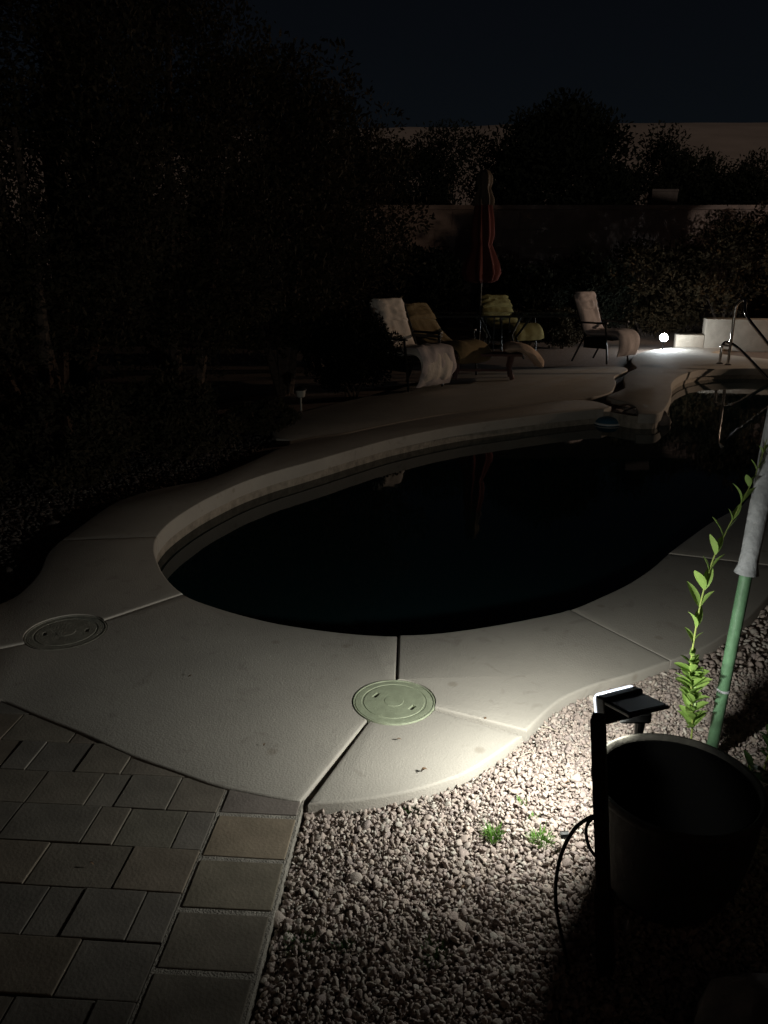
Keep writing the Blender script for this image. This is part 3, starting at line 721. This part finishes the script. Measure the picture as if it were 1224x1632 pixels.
def chair(loc, rz, label, mt, seed, flap=.14, head=True, recline=False):
    t = thing('patio_chair', label, 'chair', loc, rz, 'cushioned high back chairs on the far patio')
    W = .30 if not recline else .36
    if recline:
        prof = [(-.66, .92), (-.52, .78), (-.36, .60), (-.22, .49), (-.08, .43), (.15, .435), (.36, .46), (.48, .44), (.55, .36), (.55, .26), (.50, flap)]
        back = [(-.14, .38), (-.40, .62), (-.62, .88)]; hp = [(-.64, .96), (-.56, .88), (-.44, .76)]
    else:
        prof = [(-.44, 1.06), (-.37, .90), (-.28, .70), (-.20, .52), (-.13, .46), (.05, .455), (.30, .47), (.42, .45), (.48, .38), (.48, .26), (.44, flap)]
        back = [(-.14, .40), (-.28, .72), (-.42, 1.04)]; hp = [(-.43, 1.10), (-.385, .98), (-.32, .80)]
    cushion('cushion', prof, 2 * W - .02, .13, mt, t, seed)
    if head: cushion('head_pillow', hp, 2 * W - .06, .16, mt, t, seed + 3, tuft=.0, ns=20)
    for s_ in (-1, 1):
        y = s_ * (W + .02)
        bm = bmesh.new(); tube(bm, [(.30, y, 0), (.27, y, .30), (.22, y, .62)], .016, 8); obj('leg', bm, M['frame'], t, True)
        bm = bmesh.new(); tube(bm, [(-.36, y, 0), (-.20, y, .32), (-.12, y, .45)], .016, 8); obj('leg', bm, M['frame'], t, True)
        bm = bmesh.new(); box(bm, (.0, y, .635), (.52, .055, .03), bev=.008); obj('armrest', bm, M['frame'], t, True)
        bm = bmesh.new(); tube(bm, [(x_, y, z_) for x_, z_ in back], .014, 8); obj('back_rail', bm, M['frame'], t, True)
    bm = bmesh.new(); box(bm, (.08, 0, .385), (.56, .58, .03), bev=.008); 
    obj('seat_frame', bm, M['frame'], t)
    bm = bmesh.new(); tube(bm, [(back[-1][0], -W - .02, back[-1][1]), (back[-1][0], W + .02, back[-1][1])], .013, 8); obj('back_crossbar', bm, M['frame'], t, True)
    bm = bmesh.new(); box(bm, (.05, -W - .012, .31), (.42, .012, .15)); obj('side_panel', bm, M['frame'], t)
    return t
chair((.33, 10.15, 0), R(-46), 'white cushioned patio chair nearest the pool, left of the low bench', M['cloth_white'], 1, .12)
chair((.86, 11.2, 0), R(-44), 'golden cushioned patio chair half hidden behind the white one', M['cloth_gold'], 5, .30, True, True)
chair((2.35, 14.7, 0), R(-64), 'olive cushioned patio chair seen behind the glass table', M['cloth_olive'], 9, .30, True, True)
chair((3.62, 13.0, 0), R(-47), 'pale pink cushioned patio chair at the right, nearest the lit lamp', M['cloth_pink'], 13, .13)

# a cloth thrown over the front of the near chair
bm = bmesh.new(); nx, ny = 18, 18
o = cushion('draped_cloth', [(.18, .53), (.40, .54), (.50, .46), (.53, .30), (.47, .16), (.42, .06)], .62, .03, M['cloth_pink'], None, 21, tuft=.02, nt_=3)
bm.free(); o.location = (.33, 10.15, 0); o.rotation_euler.z = R(-46); tag(o, 'pinkish white cloth draped over the front of the nearest chair', 'cloth')

# bench / low table
bl = Vector((1.40, 11.0, 0))
t = thing('low_bench', 'low reddish wooden bench right of the nearest patio chair', 'bench', bl, R(-4))
for j in range(4):
    bm = bmesh.new(); box(bm, (0, -.165 + j * .11, .335), (1.05, .10, .032), bev=.004); obj('slat', bm, M['bench'], t)
for sx_ in (-1, 1):
    for sy_ in (-1, 1):
        bm = bmesh.new(); tube(bm, [(sx_ * .40, sy_ * .17, 0), (sx_ * .36, sy_ * .165, .16), (sx_ * .39, sy_ * .16, .32)], [.034, .026, .034], 8); obj('leg', bm, M['bench'], t)
    bm = bmesh.new(); box(bm, (sx_ * .38, 0, .10), (.035, .32, .035), bev=.004); obj('crossbar', bm, M['bench'], t)
bm = bmesh.new(); box(bm, (0, 0, .105), (.72, .03, .03)); obj('stretcher', bm, M['bench'], t)
o = cushion('folded_towel', [(.28, .40), (.40, .415), (.54, .40), (.66, .33), (.75, .24), (.80, .17)], .42, .15, M['towel'], None, 31, tuft=.012, ns=30, nt_=2)
o.location = bl; o.rotation_euler.z = R(-4); tag(o, 'tan folded towel hanging over the right end of the bench', 'towel')
# glass table
tl = Vector((2.02, 13.6, 0))
t = thing('glass_table', 'long glass topped garden table with grey lattice legs under the parasol', 'table', tl, R(1))
gm = bpy.data.materials.new('smoked_glass'); gm.use_nodes = True; g_ = gm.node_tree.nodes['Principled BSDF']; g_.inputs['Base Color'].default_value = (.5, .6, .56, 1); g_.inputs['Roughness'].default_value = .08; g_.inputs['Transmission Weight'].default_value = .9; g_.inputs['IOR'].default_value = 1.45
bm = bmesh.new(); box(bm, (0, 0, .725), (2.5, 1.02, .008)); obj('table_top', bm, gm, t)
bm = bmesh.new()
for s_ in (-1, 1):
    box(bm, (0, s_ * .52, .715), (2.54, .025, .03)); box(bm, (s_ * 1.265, 0, .715), (.025, 1.01, .03))
obj('top_frame', bm, M['metal_grey'], t)
for sx_ in (-1, 1):
    for sy_ in (-1, 1):
        bm = bmesh.new(); tube(bm, [(sx_ * .36, sy_ * .30, 0), (sx_ * .22, sy_ * .2, .35), (sx_ * .42, sy_ * .4, .70)], .02, 8); obj('leg', bm, M['metal_grey'], t)
for k in range(4):
    bm = bmesh.new(); tube(bm, [(-.3 + k * .13, -.26, .05), (-.3 + k * .13, -.26, .70)], .011, 6); obj('lattice_bar', bm, M['metal_grey'], t)
# parasol
ul = Vector((1.64, 13.6, 0))
t = thing('parasol', 'closed maroon parasol with a faded cap standing through the glass table', 'parasol', ul)
bm = bmesh.new(); tube(bm, [(0, 0, 0), (0, 0, 2.95)], .022, 10); obj('pole', bm, M['frame'], t, True)
def folded(bm, prof, folds, amp, seg=64):
    rings = []
    for r_, z, a in prof:
        rings.append([bm.verts.new((math.cos(q) * r_ * (1 + a * math.cos(folds * q + z * 1.3)), math.sin(q) * r_ * (1 + a * math.cos(folds * q + z * 1.3)), z)) for q in [k * 2 * math.pi / seg for k in range(seg)]])
    for i in range(len(rings) - 1):
        for k in range(seg): bm.faces.new((rings[i][k], rings[i][(k + 1) % seg], rings[i + 1][(k + 1) % seg], rings[i + 1][k]))
bm = bmesh.new(); folded(bm, [(.14, 1.24, .3), (.23, 1.28, .22), (.28, 1.40, .2), (.26, 1.55, .18), (.20, 1.72, .15), (.15, 1.85, .12), (.18, 2.0, .15), (.165, 2.25, .15), (.12, 2.5, .2), (.08, 2.62, .15)], 8, .2); obj('canopy', bm, M['canopy'], t, True)
bm = bmesh.new(); folded(bm, [(.15, 2.46, .2), (.155, 2.55, .18), (.10, 2.72, .12), (.13, 2.80, .1), (.13, 2.90, .06), (.08, 2.98, .04), (.01, 3.01, 0)], 8, .2); obj('canopy_cap', bm, M['canopy_cap'], t, True)
bm = bmesh.new(); tube(bm, [(0, -.0, 1.80), (0, 0, 1.835)], .155, 16); obj('tie_strap', bm, M['canopy'], t)
bm = bmesh.new(); lathe(bm, [(.001, 0), (.24, 0), (.25, .03), (.22, .07), (.05, .10), (.04, .28), (.001, .28)], 24); obj('base', bm, M['frame'], t)

# path light by the hedge (unlit)
t = thing('path_light', 'small unlit path light with a pale stem at the foot of the hedge', 'path light', gp(480, 652))
bm = bmesh.new(); tube(bm, [(0, 0, -.05), (0, 0, .13)], .010, 8); obj('stem', bm, M['pale_plastic'], t)
bm = bmesh.new(); lathe(bm, [(.03, .13), (.045, .14), (.055, .20), (.058, .215)], 16); obj('shade', bm, M['pale_plastic'], t, True)
bm = bmesh.new(); lathe(bm, [(.075, .212), (.07, .225), (.03, .25), (.001, .255)], 16); obj('cap', bm, M['black'], t, True)

# ------------------------------------------------------------------ right background: planter wall, lamp, handrail
def wallbox(name, parent, a, b2, depth, z0, z1, mt, cap=None):
    a = Vector(a); b2 = Vector(b2); d = (b2 - a); Lw = d.length; d.normalize(); n_ = Vector((-d.y, d.x, 0))
    c = (a + b2) / 2 + n_ * depth / 2
    rotm = Matrix((d, n_, Vector((0, 0, 1)))).transposed()
    bm = bmesh.new(); box(bm, Vector((c.x, c.y, (z0 + z1) / 2)), (Lw, depth, z1 - z0), rotm, bev=.025)
    return obj(name, bm, mt, parent, True)
wa = gp(1076, 553); wb = Vector((9.0, 14.55, 0)); wm = gp(1119, 553.5); wm = wa.lerp(wb, (wm.x - wa.x) / (wb.x - wa.x))
t = thing('planter_wall', 'low cream stucco planter wall stepping up to the right', 'wall')
wallbox('low_section', t, wa, wm - (wb - wa).normalized() * .0, .36, -.06, .24, M['planter'])
wallbox('high_section', t, wm, wb, .45, -.06, .545, M['planter'])
# far lamp
fl = gp(1056, 556)
lp = at(1058, 538, fl.y - .1)
t = thing('globe_lamp', 'small lit white globe lamp at the left end of the planter wall', 'lamp', (lp.x, lp.y, 0))
bm = bmesh.new(); bmesh.ops.create_uvsphere(bm, u_segments=24, v_segments=16, radius=.072); bmesh.ops.translate(bm, vec=(0, 0, lp.z), verts=bm.verts); obj('globe', bm, emit_mat('lamp_globe', (0.86, 0.95, 1.0), FAR_STRENGTH), t, True)
bm = bmesh.new(); tube(bm, [(0, 0, -.05), (0, 0, lp.z - .065)], .012, 8); obj('stem', bm, M['black'], t)
bm = bmesh.new(); lathe(bm, [(.001, lp.z - .10), (.035, lp.z - .10), (.045, lp.z - .06), (.03, lp.z - .055)], 20); obj('collar', bm, M['black'], t)
# handrail
ra = gp(1147, 580); rb = gp(1160, 582)
t = thing('pool_handrail', 'polished steel pool handrail with two uprights bending down into the water', 'handrail', (rb.x, rb.y, 0)); org = Vector((rb.x, rb.y, 0))
h1 = at(1160, 500, rb.y) ; h1.x = rb.x
e1 = at(1224, 548, 11.9); dd1 = (e1 - Vector((rb.x, rb.y, 1.06))).normalized()
p1 = [Vector((rb.x, rb.y, -.02)), Vector((rb.x, rb.y, .5)), Vector((rb.x, rb.y, .86)), Vector((rb.x + .03, rb.y - .02, .97)), Vector((rb.x + .10, rb.y - .08, 1.0)), at(1190, 503, 12.2), e1, e1 + (e1 - at(1190, 503, 12.2)) * 1.9]
bm = bmesh.new(); tube(bm, smooth_path([p - org for p in p1], 6), .024, 14); obj('upper_rail', bm, M['steel'], t, True)
e2 = at(1224, 603, 11.7)
p2 = [Vector((ra.x, ra.y, -.02)), Vector((ra.x, ra.y, .16)), Vector((ra.x + .01, ra.y, .30)), Vector((ra.x + .07, ra.y - .04, .345)), at(1180, 558, 12.2), e2, e2 + (e2 - at(1180, 558, 12.2)) * .8]
bm = bmesh.new(); tube(bm, smooth_path([p - org for p in p2], 6), .024, 14); obj('lower_rail', bm, M['steel'], t, True)
for c in (ra, rb):
    bm = bmesh.new(); lathe(bm, [(.055, .0), (.055, .008), (.035, .022), (.026, .024)], 24, (c.x - org.x, c.y - org.y, 0)); obj('escutcheon', bm, M['steel'], t, True)
bm = bmesh.new(); tube(bm, [Vector((ra.x, ra.y, .30)) - org, Vector((rb.x, rb.y, .30)) - org], .018, 10); obj('cross_link', bm, M['steel'], t, True)

# warm lamp beyond the right edge of the photograph
wl = Vector((11.5, 13.2, 0))
t = thing('post_lantern', 'warm post lantern beside the right end of the pool', 'lamp post', wl)
bm = bmesh.new(); tube(bm, [(0, 0, -.06), (0, 0, 1.7)], .04, 12); obj('post', bm, M['black'], t)
bm = bmesh.new(); lathe(bm, [(.10, 2.07), (.14, 2.05), (.02, 2.17), (.001, 2.18)], 12); obj('lantern_roof', bm, M['black'], t)
bm = bmesh.new(); lathe(bm, [(.001, 1.70), (.09, 1.70), (.09, 1.73), (.001, 1.73)], 12); obj('lantern_base', bm, M['black'], t)
for k in range(4):
    a = k * math.pi / 2; bm = bmesh.new(); tube(bm, [(.085 * math.cos(a), .085 * math.sin(a), 1.72), (.11 * math.cos(a), .11 * math.sin(a), 2.06)], .006, 6); obj('lantern_bar', bm, M['black'], t)
pl = bpy.data.lights.new('warm_bulb', 'POINT'); pl.energy = WARM_POWER; pl.color = (1.0, .74, .53); pl.shadow_soft_size = .06
po = bpy.data.objects.new('warm_bulb', pl); COL.objects.link(po); po.parent = t; po.location = (0, 0, 1.89)

# ------------------------------------------------------------------ hill, back wall, house
hx_, hy_ = 90, 40; V = []
for j in range(hy_ + 1):
    for i in range(hx_ + 1):
        x = -150 + 300 * i / hx_; k = j / hy_; y = 34 + 150 * k
        s_ = max(0, min(1, (y - 34) / 95)); s_ = s_ * s_ * (3 - 2 * s_)
        ridge = 21.0 + 0.012 * x + 1.3 * mnoise.noise(Vector((x * .02, 3.1, 0))) + .25 * mnoise.noise(Vector((x * .15, 1.1, 0)))
        z = -.3 + ridge * s_ * (1 - .25 * max(0, (y - 130) / 60)) + 1.5 * s_ * (1 - s_) * mnoise.noise(Vector((x * .04, y * .04, 5)))
        V.append((x, y, z))
V = np.array(V); F_ = [(j * (hx_ + 1) + i, j * (hx_ + 1) + i + 1, (j + 1) * (hx_ + 1) + i + 1, (j + 1) * (hx_ + 1) + i) for j in range(hy_) for i in range(hx_)]
tag(np_mesh('hill', V, np.array(F_), 4, M['hill'], smooth=True), kind='structure')
# bank behind the garden
V = []; 
for j in range(21):
    for i in range(61):
        x = -30 + i; y = 16.6 + j * .5; s_ = min(1, j / 8); V.append((x, y, -.07 + 1.15 * s_ * s_ * (3 - 2 * s_) + .10 * mnoise.noise(Vector((x * .4, y * .4, 0))) * s_))
F_ = [(j * 61 + i, j * 61 + i + 1, (j + 1) * 61 + i + 1, (j + 1) * 61 + i) for j in range(20) for i in range(60)]
tag(np_mesh('garden_bank', np.array(V), np.array(F_), 4, M['ground'], smooth=True), kind='structure')
# back wall: courses of block, each block its own piece where it shows
WY = 19.5
t = thing('back_wall', 'dim block wall along the bank behind the furniture', 'wall', (0, WY, .8))
bw, bh = .80, .40; me_b = None
bm = bmesh.new(); box(bm, (0, 0, 0), (bw - .012, .2, bh - .012), bev=.008); me_b = bpy.data.meshes.new('block'); bm.to_mesh(me_b); bm.free(); me_b.materials.append(M['wall'])
bm = bmesh.new(); box(bm, (2, 0, .95), (20, .18, 2.05)); obj('mortar_core', bm, M['wall'], t)
for r_ in range(5):
    for i in range(25):
        x = -7.6 + i * bw + (bw / 2 if r_ % 2 else 0)
        o = bpy.data.objects.new('block', me_b); COL.objects.link(o); o.parent = t; o.location = (x, random.uniform(-.004, .004), .15 + r_ * bh)
bm = bmesh.new(); box(bm, (2, 0, 2.03), (20.2, .26, .10), bev=.01); obj('wall_cap', bm, M['wall'], t)
t = thing('wall_pillar', 'pale block pillar rising above the right part of the back wall', 'pillar', (6.65, WY + .3, .8))
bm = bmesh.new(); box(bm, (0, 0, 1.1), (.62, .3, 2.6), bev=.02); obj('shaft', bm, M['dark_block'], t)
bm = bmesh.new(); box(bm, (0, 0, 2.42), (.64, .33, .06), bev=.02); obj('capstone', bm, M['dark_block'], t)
# house added behind the camera, tall enough to shade the yard from the moon
t = thing('house', 'two storey stucco house added out of view to keep moonlight off the yard', 'house', (2, -6.5, 0))
bm = bmesh.new(); box(bm, (0, 0, 2.9), (26, 7.4, 5.9)); obj('wall', bm, M['stucco_house'], t)
bm = bmesh.new()
v = [bm.verts.new(p) for p in [(-13.4, -4.1, 5.85), (13.4, -4.1, 5.85), (13.4, 4.1, 5.85), (-13.4, 4.1, 5.85), (-9.5, 0, 7.4), (9.5, 0, 7.4)]]
for f in ((0, 1, 5, 4), (1, 2, 5), (2, 3, 4, 5), (3, 0, 4), (3, 2, 1, 0)): bm.faces.new([v[i] for i in f])
obj('roof', bm, M['roof'], t)
for x in (-8, -4, 4, 8):
    for z in (1.5, 4.3):
        bm = bmesh.new(); box(bm, (x, 3.71, z), (1.6, .06, 1.2), bev=.01); wf = obj('window', bm, M['planter'], t)
        bm = bmesh.new(); box(bm, (x, 3.75, z), (1.44, .02, 1.04)); obj('pane', bm, M['window_glass'], wf)
bm = bmesh.new(); box(bm, (0, 3.71, 1.05), (1.9, .06, 2.1), bev=.01); dr = obj('door', bm, M['planter'], t)
bm = bmesh.new(); box(bm, (0, 3.75, 1.05), (1.7, .02, 1.9)); obj('pane', bm, M['window_glass'], dr)

# ------------------------------------------------------------------ vegetation
def shrub(name, label, cat, base, rad, h, n, leaf_s, mt, seed, z0=.25, stems=4, group=None, clumps=90, shape=1.0):
    rs = np.random.RandomState(seed)
    t = thing(name, label, cat, base, 0, group)
    # clumps fill an egg-shaped envelope, most of them near its outside
    d = rs.normal(size=(clumps, 3)); d /= np.linalg.norm(d, axis=1)[:, None]
    rr = rs.uniform(.45, 1.0, clumps)[:, None] ** .6
    env = np.array([rad[0], rad[1], (h - z0) / 2])
    bumpy = np.array([1 + .22 * mnoise.noise(Vector(tuple(x * 1.6)) + Vector((seed, 0, 0))) for x in d])[:, None]
    cc = d * rr * env * bumpy * .86; cc[:, 2] = cc[:, 2] * shape + (h + z0) / 2
    cs = rs.uniform(.12, .24, clumps) * min(rad[0], rad[1], h / 2) * 1.15
    which = rs.randint(clumps, size=n)
    g = rs.normal(size=(n, 3)); g /= np.linalg.norm(g, axis=1)[:, None]
    pos = cc[which] + g * (rs.uniform(.2, 1.0, n) ** .5 * cs[which])[:, None] * np.array([1.1, 1.1, .9]) * 1.35
    pos[:, 2] = np.maximum(pos[:, 2], .03)
    a = g + rs.normal(0, .8, (n, 3)); a[:, 2] += .3; a /= np.linalg.norm(a, axis=1)[:, None]
    b_ = np.cross(a, rs.normal(size=(n, 3))); b_ /= np.linalg.norm(b_, axis=1)[:, None]
    s_ = leaf_s * rs.uniform(.6, 1.3, n)[:, None]
    v0 = pos - a * s_ * .5; v1 = pos + b_ * s_ * .22; v2 = pos + a * s_ * .5; v3 = pos - b_ * s_ * .22
    V = np.stack([v0, v1, v2, v3], 1).reshape(-1, 3); F_ = np.arange(n * 4).reshape(-1, 4)
    np_mesh('crown', V, F_, 4, mt, t)
    bm = bmesh.new(); rr_ = random.Random(seed)
    for k in range(stems):
        e_ = Vector(cc[rs.randint(clumps)]); e_.z = max(e_.z, h * .5)
        b0 = Vector((rr_.uniform(-.1, .1) * rad[0], rr_.uniform(-.1, .1) * rad[1], -.08))
        tube(bm, smooth_path([b0, b0.lerp(e_, .4) + Vector((rr_.uniform(-.1, .1), rr_.uniform(-.1, .1), .1)), e_], 4), [.05 * h / 3 * (1 - .75 * i / 8) for i in range(9)], 7)
    obj('trunk', bm, M['bark'], t)
    return t
hg = 'big evergreen shrubs of the hedge left of the pool'
hedge = [((-3.75, 5.3), (1.35, 1.1), 3.9, 'evergreen shrub of the hedge at the left edge, nearest the camera'), ((-2.9, 6.6), (1.4, 1.1), 5.0, 'second evergreen shrub of the hedge, behind the nearest one'), ((-2.15, 8.0), (1.3, 1.1), 4.9, 'evergreen shrub of the hedge behind the far left curve of the deck'),
         ((-1.35, 9.9), (1.25, 1.1), 4.3, 'evergreen shrub of the hedge behind the path light'), ((-.95, 12.2), (1.5, 1.2), 4.5, 'evergreen shrub of the hedge ending left of the patio chairs'), ((-5.6, 6.5), (1.6, 1.4), 5.2, 'taller evergreen behind the hedge at the top left corner'), ((-4.3, 10.5), (2.2, 1.6), 7.4, 'taller evergreen behind the middle of the hedge')]
for i, (x, y, h, lab) in enumerate([(-3.1, 4.9, .75, 'low dark shrub under the hedge at the left edge'), (-2.35, 5.55, .8, 'low dark shrub under the hedge just behind the deck curve'), (-1.75, 6.35, .75, 'low dark shrub under the hedge, third from the left'), (-1.2, 7.38, .34, 'smallest low shrub between the deck strip and the path light')]):
    shrub('low_shrub', lab, 'shrub', (x, y, -.06), (.62 if h > .5 else .42, .5 if h > .5 else .3), h, 9000, .05, M['leaf_dark'], 40 + i, z0=0, clumps=90, group='low shrubs along the foot of the hedge')
for i, (c, r_, h, lab) in enumerate(hedge):
    shrub('evergreen_shrub', lab, 'shrub', (c[0], c[1], -.06), r_, h, 42000 if i < 3 else 24000, .055 if i < 3 else .08, M['leaf_dark'], 50 + i, z0=.05, group=hg, clumps=170)
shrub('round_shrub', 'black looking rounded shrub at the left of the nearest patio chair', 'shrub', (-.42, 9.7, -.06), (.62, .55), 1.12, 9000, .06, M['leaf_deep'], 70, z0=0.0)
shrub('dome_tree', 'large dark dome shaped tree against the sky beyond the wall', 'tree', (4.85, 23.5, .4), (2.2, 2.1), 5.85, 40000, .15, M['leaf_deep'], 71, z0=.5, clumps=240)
for i, (u, v, Y, r_, lab) in enumerate([(1045, 222, 24.5, 1.4, 'dark tree right beside the dome tree'), (1105, 254, 24.5, 1.3, 'dark tree on the slope, two right of the dome tree'), (1165, 276, 24.0, 1.3, 'dark tree on the slope, three right of the dome tree'), (1225, 268, 24.0, 1.5, 'dark tree at the right edge below the hill'), (735, 200, 25.0, 1.9, 'dark tree just left of the dome tree'), (655, 232, 24.5, 1.8, 'dark tree left of the parasol below the hill'), (560, 222, 24.5, 1.7, 'dark tree beside the hedge below the hill')]):
    p = at(u, v, Y)
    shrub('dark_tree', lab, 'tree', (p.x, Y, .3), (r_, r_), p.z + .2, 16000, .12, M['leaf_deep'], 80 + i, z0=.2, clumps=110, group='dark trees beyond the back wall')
for i, (x, y, rx, h, mt, lab) in enumerate([(0.55, 16.6, 1.2, 2.1, 'leaf_deep', 'dark bush left of the parasol below the wall'), (-1.2, 16.2, 1.2, 2.6, 'leaf_deep', 'dark bush behind the end of the hedge'), (2.9, 16.8, 1.1, 1.75, 'leaf_deep', 'dark bush right of the parasol below the wall'), (4.2, 17.0, 1.2, 1.85, 'leaf_deep', 'dark bush behind the pink cushioned chair'),
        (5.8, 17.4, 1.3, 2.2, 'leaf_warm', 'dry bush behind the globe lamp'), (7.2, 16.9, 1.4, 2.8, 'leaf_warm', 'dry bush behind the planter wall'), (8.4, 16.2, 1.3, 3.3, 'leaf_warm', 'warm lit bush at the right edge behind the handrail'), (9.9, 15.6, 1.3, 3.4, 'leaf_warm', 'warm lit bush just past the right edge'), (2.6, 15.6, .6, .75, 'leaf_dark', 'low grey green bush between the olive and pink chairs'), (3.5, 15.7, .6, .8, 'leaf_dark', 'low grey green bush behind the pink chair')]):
    shrub('garden_bush', lab, 'bush', (x, y, -.05), (rx, rx * .8), h, 8000, .10 if h > 1 else .06, M[mt], 110 + i, z0=0, clumps=100, group='bushes in front of the back wall')

shrub('garden_bush', 'unseen round bush added beyond the right edge to block lantern light from the foreground', 'bush', (9.95, 11.0, -.05), (.8, .8), 2.1, 16000, .10, M['leaf_dark'], 140, z0=0, clumps=130, group='bushes added out of view to block the lantern light')  # added out of view to keep the lantern's light off the foreground
shrub('garden_bush', 'unseen tall bush added beyond the right edge to block lantern light from the back wall', 'bush', (9.5, 15.7, -.05), (1.1, 1.1), 3.4, 16000, .10, M['leaf_dark'], 141, z0=0, clumps=130, group='bushes added out of view to block the lantern light')  # unseen blocker, put in to shade the back wall from the lantern

rs = random.Random(77)
for i, (u, v, lab) in enumerate([(560, 1345, 'small brown dead leaf on the gravel left of the bright tufts'), (520, 1440, 'dead leaf on the gravel near the paver border'), (735, 1420, 'dead leaf on the gravel below the bright tufts'), (900, 1250, 'dead leaf on the brightest gravel beside the stake'), (640, 1180, 'tiny dead leaf on the deck wedge just below the lid'), (300, 1080, 'tiny dead leaf on the wide deck slab left of the lid'), (420, 1190, 'tiny dead leaf on the wide deck slab above the paver border'), (150, 1380, 'dead leaf lying on the pavers at the left')]):
    bm = bmesh.new(); a = rs.uniform(0, 6.28); leaf(bm, Vector((0, 0, .003)), Vector((math.cos(a), math.sin(a), .15)), Vector((0, 0, 1)), rs.uniform(.012, .02), rs.uniform(.005, .009), rs.uniform(.4, 1.1))
    o = obj('dead_leaf', bm, M['drain'], None, True); o.location = gp(u, v, -.036 if i < 4 else (0 if i < 7 else -.008)); tag(o, lab, 'leaf', 'dead leaves scattered on the ground')
